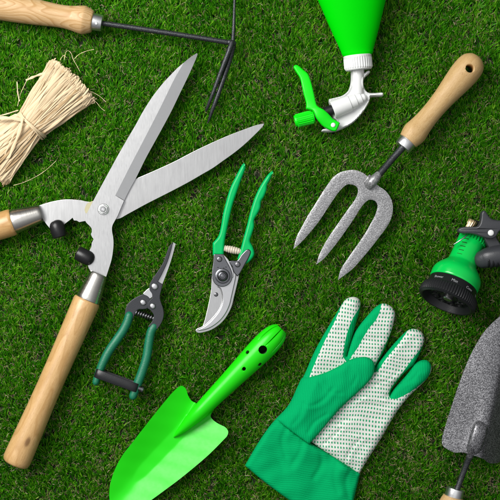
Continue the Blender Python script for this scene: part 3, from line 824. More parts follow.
# ---------- glove ----------------------------------------------------------------
def glove():
    thing('gardening_glove', 'green knitted gardening glove with white dotted palm and its thumb folded across', 'glove', 340, 400, 8)
    body = [(277, 419.4, 1), (289.6, 405.5), (298, 388), (305, 375), (313, 356.5), (319, 344.6), (327, 330.5), (336, 315.5), (344.5, 301.6), (350, 297.8), (356, 297.4), (360.6, 300.8), (360.6, 309), (357.3, 321), (354, 333), (350.3, 345), (347.2, 356.5, 1), (350, 347), (354.7, 334.5), (360.5, 325.6), (369.4, 315), (376, 308), (383, 303.9), (390, 305.5), (395, 310.5), (395.6, 318), (391, 335), (384.5, 351.5), (378.5, 362.5), (374, 371, 1), (381.5, 360.5), (391, 349), (401, 338), (409, 330.7), (416, 329.4), (422.6, 332.6), (425.3, 339), (423.2, 348), (417, 361), (409, 374), (396.5, 388), (390.6, 396, 1), (393, 389), (403, 376), (412, 367.6), (420, 361.8), (428, 361), (432.2, 366), (431.7, 373), (427, 380.5), (419.4, 388), (410, 397), (401, 408), (393, 420), (385, 434), (377, 447), (368, 461), (359.6, 475.5, 1), (320, 449, 1)]
    out = sm(body, 4)
    w_index = sm([(345, 299.5), (350, 296), (357, 296), (361.5, 300), (360, 307), (352.6, 319), (347.6, 332), (344.6, 345), (343, 357, 1), (346.6, 362, 1), (330, 372), (309.6, 378, 1), (310.6, 374), (317.6, 357), (326, 339), (335.2, 321)], 4)
    w_palm = sm([(349.2, 361, 1), (352, 356), (358, 347.6), (367.6, 330.6), (377.4, 318), (382.3, 303.5, 1), (388, 302.5), (397, 308), (397, 319, 1), (389.4, 337), (379.5, 357), (373.6, 368.5), (373, 373, 1), (378, 371), (387, 358), (396.5, 346.8), (404, 337), (409.3, 329.6, 1), (417, 327), (427, 334), (424.4, 344.4), (412, 360), (401.5, 375), (391, 388.6), (389.3, 396), (391, 399, 1), (398, 398.6), (411.4, 391.6), (425, 381.6), (430, 375), (432.3, 364, 1), (436, 370, 1), (424, 392, 1), (405, 412, 1), (387, 440, 1), (361, 480, 1), (309, 444, 1), (335, 405, 1)], 4)
    vv, F, C = cdt(out, 1.45, [(w_index, True), (w_palm, True)])
    dd = dist_to(out, vv)
    R = 7.0
    infl = np.sqrt(np.clip(1-(1-np.clip(dd/R, 0, 1))**2, 0, 1))
    def creases(x, y, lst):
        q = np.stack([x, y], 1); o = 0
        for pts, dep, wd in lst:
            dep *= 0.5
            o = o-dep*np.exp(-(dist_to(sm(pts, 5, False), q, False)/wd)**2)+0.55*dep*np.exp(-(dist_to([(a_+1.9*wd, b_+1.1*wd) for a_, b_ in sm(pts, 5, False)], q, False)/(wd*1.3))**2)
        return o
    def wr(x, y, sx, sy, a, s, seed):
        # smooth deterministic wrinkles
        r = 0
        rr = np.random.default_rng(seed)
        for i in range(7):
            an = a+rr.normal(0, 0.35); f = s*rr.uniform(0.6, 1.7); ph = rr.uniform(0, 6.28)
            r = r+np.sin((x*np.cos(an)+y*np.sin(an))*f+ph+1.3*np.sin((x*sy-y*sx)*0.045+ph))/7
        return r
    z = 0.5+6.3*infl
    z += 2.0*wr(vv[:, 0], vv[:, 1], 1, 1, 0.6, 0.16, 3)*np.clip(dd/6, 0, 1)
    z += 1.2*wr(vv[:, 0], vv[:, 1], 1, 1, 1.9, 0.36, 5)*np.clip(dd/5, 0, 1)
    z += creases(vv[:, 0], vv[:, 1], [([(352, 402), (366, 396), (380, 399), (392, 394)], 1.8, 1.6), ([(338, 425), (352, 418), (370, 421)], 1.5, 1.8),
        ([(322, 446), (334, 436), (342, 428)], 1.8, 1.5), ([(345, 462), (352, 448), (362, 438)], 1.5, 1.6), ([(328, 342), (338, 345), (345, 343)], 1.2, 1.3),
        ([(366, 340), (376, 344), (386, 341)], 1.2, 1.3), ([(396, 358), (406, 362), (412, 360)], 1.2, 1.3), ([(404, 384), (412, 380), (418, 372)], 1.4, 1.3), ([(376, 384), (388, 380), (398, 372)], 1.3, 1.6)])*np.clip(dd/3, 0, 1)
    th = 1.0+z+1.5
    inw = (inside(w_index, C) | inside(w_palm, C)).astype(int)
    # pieces: four fingers, rest is the palm
    cuts = [[(300, 290), (366, 290), (361, 320), (347.2, 356.5), (318, 347), (300, 352)],
            [(366, 290), (361, 320), (347.2, 356.5), (374, 371), (400, 345), (402, 300)],
            [(402, 300), (400, 345), (374, 371), (390.6, 396), (418, 366), (440, 350), (440, 315)],
            [(440, 350), (418, 366), (390.6, 396), (404, 404), (440, 390)]]
    owner = np.zeros(len(F), int)
    for i, c in enumerate(cuts): owner[inside(c, C) & (owner == 0)] = i+1
    mats = [M['knit_hand'], M['dots']]
    for i in range(5):
        sel = owner == i
        f = F[sel]; used = np.unique(f); mp = -np.ones(len(vv), int); mp[used] = np.arange(len(used))
        m = MB(); n0 = len(used)
        top = [P(vv[q][0], vv[q][1], z[q]) for q in used]; bot = [P(vv[q][0], vv[q][1], z[q]-th[q]) for q in used]
        m.v = [tuple(v) for v in top+bot]; m.a = list(m.v)
        edges = {}
        for t, mi in zip(mp[f], inw[sel]):
            a, b, c = map(int, t)
            m.f.append((a, b, c)); m.m.append(int(mi)); m.f.append((n0+c, n0+b, n0+a)); m.m.append(0)
            for e in ((a, b), (b, c), (c, a)): edges.setdefault((min(e), max(e)), []).append(e)
        bd = set()
        full = {}
        for k, l in edges.items():
            if len(l) == 1:
                a, b = l[0]
                if dd[used[a]] < 0.01 and dd[used[b]] < 0.01:
                    m.f.append((b, a, n0+a, n0+b)); m.m.append(0)
        m.build('palm' if i == 0 else 'finger', mats, ang=75)
    # folded thumb / green side panel
    th_o = sm([(276.4, 419.8, 1), (289.2, 405.5), (298.6, 386), (303, 378.5), (311, 376.8), (325, 372.8), (338, 366.8), (349, 360.4), (358, 357.6), (367, 357.2), (373.2, 361.5), (374.2, 369), (371, 378), (362, 388), (350, 399), (340, 408.4), (329, 421), (318, 434), (309, 444, 1)], 5)
    vv, F, C = cdt(th_o, 1.5)
    dd = dist_to(th_o, vv)
    infl = np.sqrt(np.clip(1-(1-np.clip(dd/7.0, 0, 1))**2, 0, 1))
    dl = dist_to(sm([(276, 419), (289, 405.5), (299, 386), (303, 378)], 5, False), vv, False)
    basez = 1.0+9.0*np.clip(dl/14, 0, 1)**0.6
    z = basez+3.2*infl
    ax_d = dist_to([(300, 412), (340, 385), (366, 366)], vv, False)
    z += 3.0*np.exp(-(ax_d/13)**2)
    z += 2.0*wr(vv[:, 0], vv[:, 1], 1, 1, 0.9, 0.14, 11)*infl+1.1*wr(vv[:, 0], vv[:, 1], 1, 1, 0.2, 0.3, 12)*infl
    z += creases(vv[:, 0], vv[:, 1], [([(296, 402), (310, 405), (322, 400), (332, 388)], 1.9, 2.0), ([(318, 380), (326, 390), (340, 393)], 1.6, 1.8), ([(350, 366), (356, 374), (352, 384)], 1.2, 1.7), ([(292, 424), (300, 414), (304, 402)], 1.7, 2.0), ([(308, 432), (314, 422), (326, 414)], 1.5, 1.8)])*np.clip(dd/3, 0, 1)
    m = MB(); sheet(m, vv, F, z, 5.0); m.build('thumb', M['knit_hand'], ang=75)
    # cuff
    cu = sm([(277.6, 418.6, 1), (268, 430), (256, 448), (245.2, 466.8, 1), (262, 481), (288, 500.4), (318, 520), (344, 534, 1), (351, 512), (356, 494), (360.6, 474.6, 1), (345, 464.5), (325, 452.5), (309.5, 443), (292, 430.5)], 5)
    vv, F, C = cdt(cu, 1.8)
    dd = dist_to(cu, vv)
    seam = dist_to(sm([(277.6, 418.6), (292, 430.5), (309.5, 443), (325, 452.5), (345, 464.5), (360.6, 474.6)], 5, False), vv, False)
    infl = np.sqrt(np.clip(1-(1-np.clip(dd/5.0, 0, 1))**2, 0, 1))
    z = 1.5+5.0*infl
    sw = np.clip(1-seam/22, 0, 1)
    z += 6.0*sw*wr(vv[:, 0], vv[:, 1], 1, 1, 0.75, 0.22, 21)*infl+2.4*sw*infl
    z += 3.0*wr(vv[:, 0], vv[:, 1], 1, 1, 0.5, 0.10, 22)*infl+0.8*wr(vv[:, 0], vv[:, 1], 1, 1, 1.2, 0.3, 23)*infl
    z += creases(vv[:, 0], vv[:, 1], [([(287, 428), (282, 440), (286, 456)], 2.2, 2.4), ([(303, 440), (300, 452), (292, 466)], 1.9, 2.4), ([(320, 450), (322, 464), (314, 478)], 2.2, 2.6), ([(338, 461), (334, 476), (338, 492)], 2.0, 2.4), ([(262, 448), (276, 456), (284, 470)], 1.6, 2.8), ([(350, 470), (346, 482), (350, 500)], 1.6, 2.2)])*np.clip(dd/3, 0, 1)
    z += np.where(seam < 1.2, 1.2, 0)-0.9*np.exp(-((seam-4.2)/0.7)**2)
    m = MB(); sheet(m, vv, F, z, 6.0); m.build('cuff', M['knit_cuff'], ang=75)
glove()

# ---------- hand fork -------------------------------------------------------------
def fork():
    thing('hand_fork', 'three tined hand fork in silver hammered paint with a pale beech wood handle', 'hand fork', 400, 150, 11)
    out = sm([(293.6, 249.2, 1), (296.8, 236.8), (301.4, 228), (308, 215.8), (316, 203), (324.6, 189.2), (331.6, 179.2), (337, 174.2), (343, 171.4), (353.4, 170), (362, 172.6), (368, 177, 1), (379, 186.5, 1), (385.6, 191.2), (391, 199), (392.8, 208), (391.6, 217), (387.6, 226), (380, 236.5), (372, 247), (362, 259), (352.6, 269.4), (338.4, 280.2, 1), (341.6, 269), (350, 256), (358, 244.6), (365.4, 233.6), (371, 223.5), (375.2, 215.4), (377.6, 207.4), (376.8, 203), (373.6, 200.2), (368, 200.2), (361.2, 207.4), (354, 219), (345.8, 231), (339, 240.5), (331.8, 249.8), (324.5, 258.5), (316.6, 264.6, 1), (319.8, 254.5), (324.6, 244.6), (330.4, 235), (336.6, 226), (343, 216.6), (349.5, 207.5), (355.6, 198.8), (358, 192), (357.2, 187.4), (353.6, 185), (347, 184.6), (340, 190.6), (333, 200.4), (326, 211), (319, 221.6), (311, 231.6), (303.8, 239.8), (299, 244.6)], 4)
    vv, F, C = cdt(out, 2.4)
    u = (vv[:, 0]-374)*-0.62+(vv[:, 1]-181)*0.785; w = (vv[:, 0]-374)*0.785+(vv[:, 1]-181)*0.62
    dd = dist_to(out, vv)
    t = np.clip(1-u/102, 0, 1)
    z = 3.6+9.5*t**1.7+0.45*np.clip(dd/0.9, 0, 1)
    m = MB(); sheet(m, vv, F, z, 3.0); bl = m.build('tines', M['hammer_light'], ang=50)
    # socket where the shaft is welded on
    m = MB(); tube(m, [(368.5, 186, 14.0, 4.6, 3.2), (371, 183, 16.2, 5.0, 4.6), (374.5, 179, 16.6, 4.8, 4.6), (378, 175, 16, 3.8, 3.8)], 20, smooth=5)
    tube(m, [(364.8, 182.6, 13.5, 1.6, 1.3), (368, 178.2, 14.6, 1.9, 1.9), (369.5, 176, 14.2, 1.4, 1.2)], 12, smooth=4)
    m.build('socket', M['hammer_light'], ang=50)
    m = MB(); tube(m, [(374, 179.6, 16.3, 3.7), (382, 171, 15.6, 3.4), (390, 161.5, 13.6, 3.3), (399, 151.5, 12.5, 3.5), (404, 145.8, 12.4, 3.5)], 18, smooth=5)
    m.build('shaft', M['hammer_rod'], ang=60)
    a = P(402.4, 147.6, 12.4); b = P(474.9, 60.6, 12.4)
    m = MB(); lathe(m, a, b, [(0.3, 3.4), (0, 8.2), (0.5, 8.9), (2, 9.0), (8.8, 9.3), (9.4, 9.0)], 40); m.build('ferrule', M['alu'], ang=35)
    a = P(408.0, 140.8, 12.4); L = (b-a).length
    pr = smv([(0, 6), (0, 9.9), (1.5, 10.6), (5, 11.6), (9, 12.3), (13, 12.2), (20, 11.0), (30, 10.1), (42, 10.0), (56, 10.9), (70, 12.6), (82, 14.0), (90, 14.4), (97, 14.0), (L-2.6, 12.6), (L+0.8, 10.2), (L+3.6, 6.6), (L+4.9, 2.2)], 4)
    m = MB(); lathe(m, a, b, pr, 56); h = m.build('handle', M['wood_beech'], ang=40)
    cm = MB(); c = P(467.6, 70.2, 40); lathe(cm, c, c-Vector((0.0, 0, 1)), [(0, 4.4), (60, 4.4)], 32)
    boolean_cut(h, [cm.build('cutter', M['wood_beech'])])
fork()

# ---------- spray bottle --------------------------------------------------------
def spray():
    thing('spray_bottle', 'bright green spray bottle lying down with a white trigger head and green lever', 'spray bottle', 355, 60, 14)
    # bottle
    a = P(357.7, 57.6, 16); b = P(340.9, -122.0, 28)
    m = MB(); L = (b-a).length
    pr = [(0, 12.6), (1.5, 13.6), (2.6, 14.8), (5, 16.0), (8, 16.7), (30, 24.6), (58, 34.0), (80, 41.2), (90, 43.2), (100, 44), (165, 44), (174, 42.6), (178.5, 39), (180, 34), (178, 20), (178, 0.5)]
    pr = [pr[0]]+smv(pr[1:13], 4)+pr[13:]
    lathe(m, a, b, pr, 72, flat=0.62); m.build('bottle', M['lime_matt'], ang=40)
    # ribbed collar
    a = P(358.6, 70.0, 15); b = P(357.2, 55.6, 15.6); L = (b-a).length
    def rib(t, r, th):
        if 1.8 < t < L-2.6: return r*(1+0.022*(1 if math.sin(th*34) > 0 else -1))
        return r
    m = MB(); lathe(m, a, b, [(0, 8), (0, 12.7), (0.8, 13.3), (1.9, 13.5), (2.1, 13.9), (L-3.2, 13.9), (L-2.5, 14.1), (L-0.5, 14.1), (L, 13.6), (L, 9)], 170, rf=rib)
    m.build('collar', M['white'], ang=35)
    # head shell
    sh = sm([(351.4, 66, 1), (351.4, 80), (348.8, 89.6), (343, 95), (336, 97.2), (329.2, 98.8, 1), (329.4, 102.4), (331.6, 108), (333.2, 118.5, 1), (336.5, 121.5), (330, 127), (322.8, 129.2), (322.6, 131), (329, 131.6), (338, 130.2), (351, 124), (358, 118), (363.5, 111.5), (368, 104.6), (370.2, 99), (370.4, 96.2, 1), (376, 95.8), (382.8, 95.6), (383.6, 94), (382.6, 92.3), (375, 92.7), (368.4, 92.2), (365, 88.5), (363.7, 83), (364.5, 78), (367.6, 74.6), (370.2, 72.2), (369.6, 70.3), (367.4, 70.6), (364.6, 72.8, 1), (364.3, 66, 1)], 5)
    vv, F, C = cdt(sh, 0.8)
    dd = dist_to(sh, vv)
    # central spine stands proud, thin flange rim round it
    z = 12.0+2.6*np.clip((dd)/0.8, 0, 1)-1.3*np.clip((dd-1.4)/0.8, 0, 1)
    nk = np.abs(vv[:, 0]-357.9); neck = np.clip(1-(nk/5.6)**2, 0, 1)**0.5*(vv[:, 1] < 97)*np.clip((100-vv[:, 1])/6, 0, 1)
    z += 5.5*neck
    m = MB(); sheet(m, vv, F, z, z-2.0); hd = m.build('trigger_head', M['white'], ang=45)
    # barrel with stepped rings
    a = P(332.4, 110.2, 16); b = P(366.5, 96.6, 15); L = (b-a).length
    m = MB(); lathe(m, a, b, [(0.6, 4), (0, 8.4), (0.5, 9.0), (18.5, 8.3), (18.8, 7.3), (25.5, 6.9), (25.8, 5.9), (31, 5.5), (31.3, 4.3), (34.5, 4.0), (36, 2.8), (36.3, 0.5)], 36)
    m.build('barrel', M['white'], hd, ang=30)
    m = MB(); a = P(337, 108.2, 15.5); b = P(309.5, 118, 14.5); L = (b-a).length
    lathe(m, a, b, [(0, 4), (0, 5.2), (12, 5.2), (12.3, 4.6), (L, 4.6), (L, 2)], 28); m.build('piston_tube', M['black'], ang=35)
    m = MB(); a = P(313.8, 116.6, 15); b = P(294.6, 121.4, 15); L = (b-a).length
    def kn(t, r, th): return r*(1+(0.045*math.copysign(1, math.sin(th*20)) if 1.5 < t < L-2.0 else 0))
    lathe(m, a, b, [(0, 3), (0, 6.2), (1.4, 6.4), (1.6, 6.7), (L-2.1, 6.4), (L-1.9, 6.1), (L-0.4, 5.6), (L, 4.8), (L, 2.4), (L-2.5, 1.9), (L-2.5, 0.2)], 120, rf=kn)
    m.build('nozzle_cap', M['lime_plastic'], ang=30)
    # lever
    lv = sm([(293.4, 67.6), (295.4, 65.4), (298.4, 66.2), (303.2, 70.4), (307.8, 74.6), (310.6, 82), (313.6, 94), (315.8, 104.2), (318, 107.6), (323, 110.4), (328, 114.6), (332.4, 119.4), (335, 120.8), (339.6, 123.6, 1), (337, 129.4), (335.2, 131.6), (331.6, 131.4), (327, 129.4), (322.6, 126.8), (318.4, 122.4), (315.6, 118.6), (312.6, 112), (309, 110.4), (305.6, 109.6, 1), (305.8, 104), (303.2, 94), (300.8, 82.8), (299.4, 78), (296.2, 73)], 5)
    m = MB(); plate(m, lv, 17.0, 23.0, 1.6, steps=4, zf=lambda x, y: 3.0*math.exp(-((x-319)**2+(y-116)**2)/90.0)-6.0*max(0, min(1, (90-y)/40)))
    le = m.build('trigger_lever', M['lime_plastic'], ang=40)
    m = MB(); dome(m, 332.6, 125.8, 22.8, 2.4, 1.3, 20, 0.6); m.build('pin', M['white'], le, ang=50)
spray()

# ---------- hose nozzle ----------------------------------------------------------
def text_on_band(txt, a, d, s, u, r, tmid, ang0, size, mb):
    cu = bpy.data.curves.new('t', 'FONT'); cu.body = txt; cu.size = size; cu.align_x = 'CENTER'; cu.extrude = 0.12; cu.resolution_u = 3
    ob = bpy.data.objects.new('t', cu); col.objects.link(ob)
    dg = bpy.context.evaluated_depsgraph_get(); dg.update()
    me = bpy.data.meshes.new_from_object(ob.evaluated_get(dg))
    bm = bmesh.new(); bm.from_mesh(me); bmesh.ops.subdivide_edges(bm, edges=[e for e in bm.edges if e.calc_length() > 0.8], cuts=1); 
    vs = []
    for v in bm.verts:
        th = ang0-v.co.x/r; rr = r+v.co.z
        t = tmid+v.co.y
        vs.append(a+d*t+s*(rr*math.cos(th))+u*(rr*math.sin(th)))
    bm.verts.index_update()
    fs = [tuple(v.index for v in f.verts) for f in bm.faces]
    mb.add(vs, fs); bm.free()
    bpy.data.objects.remove(ob); bpy.data.curves.remove(cu); bpy.data.meshes.remove(me)

def nozzle():
    thing('hose_spray_nozzle', 'green and black garden hose spray nozzle with ribbed dial at the right edge', 'hose nozzle', 460, 275, 24)
    pt = math.radians(18)
    dh = Vector((0.425, 0.905, 0)).normalized()
    d = dh*math.cos(pt)+Vector((0, 0, -math.sin(pt)))
    a = P(445.6, 301.6, 29); b = a+d*80
    dd, s, u = frame(d)
    def kn(t, r, th): return r*(1+(0.016*math.copysign(abs(math.sin(th*68))**0.7, math.sin(th*68)) if 0.8 < t < 10.5 and r > 26 else 0))
    m = MB(); lathe(m, a, b, [(6, 0.4), (6, 22.0), (5, 22.6), (1, 24.5), (-0.6, 25.4), (-0.9, 26.6), (0, 28.2), (0.7, 28.9), (1.0, 29.2), (5.5, 29.3), (10.2, 28.4), (10.7, 27.8), (11.6, 26.0), (12.4, 25.6), (19.6, 24.8), (20.4, 24.2), (20.4, 18)], 544, rf=kn)
    dial = m.build('dial', M['black'], ang=35)
    m = MB()
    for txt, an, sz in (('Shower', 2.42, 3.5), ('Mist', 1.73, 3.9), ('Cone', 1.04, 3.7), ('Jet', 0.40, 3.5)):
        # baseline towards the face, letters reading across the band
        text_on_band(txt, a, dd, s, u, 25.35, 13.7, an, sz, m)
    m.build('dial_lettering', M['ink'], dial, ang=30)
    # spray openings in the recessed face
    m = MB()
    for k in range(9):
        th = 2*PI*k/9+0.3; c = a+dd*6.2+s*(14.5*math.cos(th))+u*(14.5*math.sin(th))
        lathe(m, c, c-dd, [(0, 4.4), (1.8, 4.2), (2.2, 3.6), (2.2, 2.8), (0.8, 2.6), (0.8, 0.2)], 20)
    m.build('spray_opening', M['black'], dial, ang=30)
    m = MB(); c = a+dd*6.2; lathe(m, c, c-dd, [(0, 5.4), (3, 5.0), (3.8, 3.8), (3.8, 0.3)], 24); m.build('centre_screw', M['chrome'], dial, ang=30)
    m = MB()
    pr = [(20.2, 20), (20.2, 24.6), (21, 25.2)]+smv([(22, 25.3), (27, 25.5), (31, 24.8), (35, 22.6), (38.6, 19.6), (42, 16.6), (44.5, 15.1), (48, 14.6)], 5)+[(60, 14.2), (74, 13.8), (74, 10)]
    lathe(m, a, b, pr, 64); bd = m.build('body', M['nozzle'], ang=40)
    # dark tubes painting in the shade of neck notches, then the toothed end
    for k in range(5):
        t0 = 48+k*4.4; m = MB(); pts = []
        for q in range(6):
            th0 = 1.98+0.07*q; c = a+dd*t0+s*(14.35*math.cos(th0))+u*(14.35*math.sin(th0))
            pts.append((c.x+250, 250-c.y, c.z, 0.42))
        tube(m, pts, 8); m.build('notch_shade', M['recess_shade'], bd, ang=60)
    m = MB()
    for k in range(9):
        th0 = 0.15+k*0.23
        c = a+dd*68+s*(14.0*math.cos(th0))+u*(14.0*math.sin(th0))
        lathe(m, c, c+dd, [(0, 0.5), (0.3, 1.5), (7.6, 1.5), (8, 1.2), (8, 0.3)], 10)
    m.build('collar_teeth', M['nozzle'], bd, ang=40)
    m = MB(); lathe(m, a, b, [(73, 8), (73, 11.6), (84, 11.0), (90, 9), (90, 2)], 32); m.build('stem', M['black'], ang=35)
    # wire clip
    m = MB(); tube(m, [(453.6, 244.4, 25, 0.7), (458.5, 241.2, 27.5, 0.7), (463, 238, 27.5, 0.7), (466.4, 235.4, 26, 0.7)], 8, smooth=4); m.build('wire_clip', M['chrome'], ang=60)
    # lever
    lv = sm([(458, 229), (458.2, 232.2), (462, 233.4), (469, 233.6), (475, 234.8), (483, 237.8), (490.2, 238.9), (495, 236.4), (497.6, 232), (502, 229.4), (514, 226.8), (530, 226, 1), (530, 216, 1), (514, 217.2), (502, 220.2), (494, 220), (489.4, 218.2), (486.6, 214.8), (484.4, 211.4), (482.2, 210.8), (480.2, 213.4), (479.6, 219), (478.4, 224), (475.4, 226.6), (468, 226.6), (461.5, 227.2)], 5)
    m = MB(); plate(m, lv, 22, 34, 1.8, steps=4, zf=lambda x, y: -6*max(0, min(1, (478-x)/20)))
    le = m.build('lever', M['grey_plastic'], ang=40)
    m = MB(); dome(m, 489.3, 233.0, 33.8, 3.1, 1.8, 22, 0.6); m.build('rivet', M['white'], le, ang=50)
    m = MB(); plate(m, sm([(483, 236, 1), (489, 248, 1), (494, 252, 1), (504, 250, 1), (498, 240, 1), (494, 233, 1)], 2), 14, 26, 1.2); m.build('bracket', M['grey_plastic'], ang=35)
    m = MB(); a2 = P(470.4, 226.6, 20); b2 = P(474.2, 219.4, 20)
    def bk(t, r, th): return r*(1+0.05*math.sin(th*14))
    lathe(m, a2, b2, [(-4, 4.0), (2, 4.0), (2.2, 4.8), (6.6, 4.8), (7.4, 4.2), (7.6, 2.6), (7.6, 0.4)], 84, rf=bk); m.build('flow_knob', M['brass'], ang=35)
    # grip leaving the frame
    m = MB(); tube(m, [(483.5, 259.2, 23, 9.2, 10), (489, 257.6, 24, 10.4, 12), (500, 255.6, 25, 10.8, 13), (520, 254.0, 26, 11.2, 13), (545, 254, 26, 11.5, 13), (580, 256, 24, 11.4, 12.5), (612, 260, 22, 10, 11)], 32, smooth=6, sq=0.85)
    gr = m.build('grip', M['grey_plastic'], ang=60)
    m = MB()
    for k in range(24):
        x = 487+k*4.4; y = 263.6-min(k, 4)*0.35
        tube(m, [(x, 260.2, 35.6, 0.9), (x+0.3, 263.4, 34.2, 1.2), (x+0.6, 266.0, 30.5, 1.2), (x+0.8, 267.0, 25, 1.1)], 8, smooth=3)
    m.build('grip_ribs', M['black'], gr, ang=50)
nozzle()

# ---------- grey trowel ------------------------------------------------------------
def grey_trowel():
    thing('garden_trowel', 'grey hammered paint trowel with wooden handle cut off by the bottom right corner', 'trowel', 472, 450, 12)
    d = (0.305, -0.952)
    O = (472.5, 451.0)
    # outline in (u along, w across): left is -w
    loc = [(-3, -9), (-6, -18), (-5, -27), (-2.5, -31.5), (3, -33.6), (12, -34.2), (35, -34.5), (62, -34.3), (85, -33), (103, -30.3), (118, -26.3), (132, -19.6), (143, -12), (150, -5), (152, 0), (150, 5), (143, 12), (132, 19.6), (118, 26.3), (103, 30.3), (85, 33), (62, 34.3), (35, 34.5), (12, 34.2), (3, 33.6), (-2.5, 31.5), (-5, 27), (-6, 18), (-3, 9)]
    px = [(O[0]+u*d[0]-w*d[1], O[1]+u*d[1]+w*d[0]) for u, w in loc]
    out = sm(px, 5)
    vv, F, C = cdt(out, 1.8)
    u = (vv[:, 0]-O[0])*d[0]+(vv[:, 1]-O[1])*d[1]; w = -((vv[:, 0]-O[0])*d[1]-(vv[:, 1]-O[1])*d[0])
    wr0 = w-(5.5-0.10*np.clip(u, 0, 130)); aw = np.where(wr0 < 0, -wr0*0.42, wr0*1.35); aw = np.sqrt(aw**2+16)-4
    z = 25.5-0.62*aw-0.003*aw**2-3.5*np.clip((u-60)/90, 0, 1)**1.6
    z += 2.5*np.exp(-(w/8.5)**2)*np.clip(1-(u-12)/70, 0, 1)*np.clip(u/12+0.6, 0, 1)
    z = np.maximum(z, -5.0)
    m = MB(); sheet(m, vv, F, z, 1.6); m.build('blade', M['hammer_dark'], ang=60)
    m = MB()
    tube(m, [(470.6, 449.6, 22.5, 6.2, 4.6), (472.4, 444.5, 25.0, 7.4, 5.4), (475.6, 434, 26.2, 7.8, 5.6), (478.2, 425.8, 25.6, 7.3, 4.8), (479.6, 421.5, 23.5, 5.8, 3.4)], 24, smooth=6, sq=0.8)
    tube(m, [(471, 448, 22, 4.8, 4), (469.4, 453, 20.5, 4.0, 3.6), (468.2, 457, 18, 3.3, 3.2)], 18, smooth=4)
    m.build('socket', M['hammer_dark'], ang=60)
    m = MB(); tube(m, [(469, 454, 19.5, 3.4), (466.2, 463, 16.5, 3.0), (461.6, 476, 14.2, 2.9), (455.5, 493, 14, 2.9)], 16, smooth=5)
    m.build('shaft', M['hammer_rod'], ang=60)
    a = P(455.6, 488.0, 14); b = P(452.9, 497.4, 14)
    m = MB(); lathe(m, a, b, [(0.4, 3), (0, 8.0), (0.5, 8.7), (8.9, 9.2), (9.5, 9.0)], 40); m.build('ferrule', M['alu'], ang=35)
    a = P(453.1, 496.4, 14); b = P(424.5, 602, 13)
    pr = smv([(0, 6), (0, 9.8), (1.5, 10.6), (5, 11.8), (9, 12.4), (13, 12.2), (20, 11.0), (30, 10.1), (42, 10.0), (56, 10.9), (70, 12.6), (82, 14.0), (92, 14.4), (100, 13.4), (106, 10.4), (109.4, 5.6), (110, 1.5)], 4)
    m = MB(); lathe(m, a, b, pr, 48); m.build('handle', M['wood_beech'], ang=40)
grey_trowel()

# =================================================================== TURF
cx.k = 1.0; cx.loc = Vector((0, 0, 0)); 
def setting_plane():
    me = bpy.data.meshes.new('ground')
    n = 40; R = 1.6
    vs = []; fs = []
    for i in range(n+1):
        for j in range(n+1): vs.append((-R+2*R*i/n, -R+2*R*j/n, -0.0115))
    for i in range(n):
        for j in range(n): fs.append((i*(n+1)+j, (i+1)*(n+1)+j, (i+1)*(n+1)+j+1, i*(n+1)+j+1))
    me.from_pydata(vs, [], fs); me.materials.append(M['backing'])
    at = me.attributes.new('axc', 'FLOAT_VECTOR', 'POINT'); at.data.foreach_set('vector', np.array(vs, dtype=np.float32).ravel()*1000)
    o = bpy.data.objects.new('ground', me); col.objects.link(o); o['kind'] = 'structure'
setting_plane()

# collision tree of every tool
bpy.context.view_layer.update()
bv = []; bf = []
for o in ALL:
    mw = o.matrix_world; b0 = len(bv)
    bv += [(mw @ v.co)*1000.0 for v in o.data.vertices]
    bf += [tuple(i+b0 for i in p.vertices) for p in o.data.polygons]
tree = BVHTree.FromPolygons(bv, bf)

UP = Vector((0, 0, 1))
def clearance(x, y):
    h = tree.ray_cast(Vector((x, y, -40)), UP, 140)
    return h[0].z if h[0] is not None else 99.0

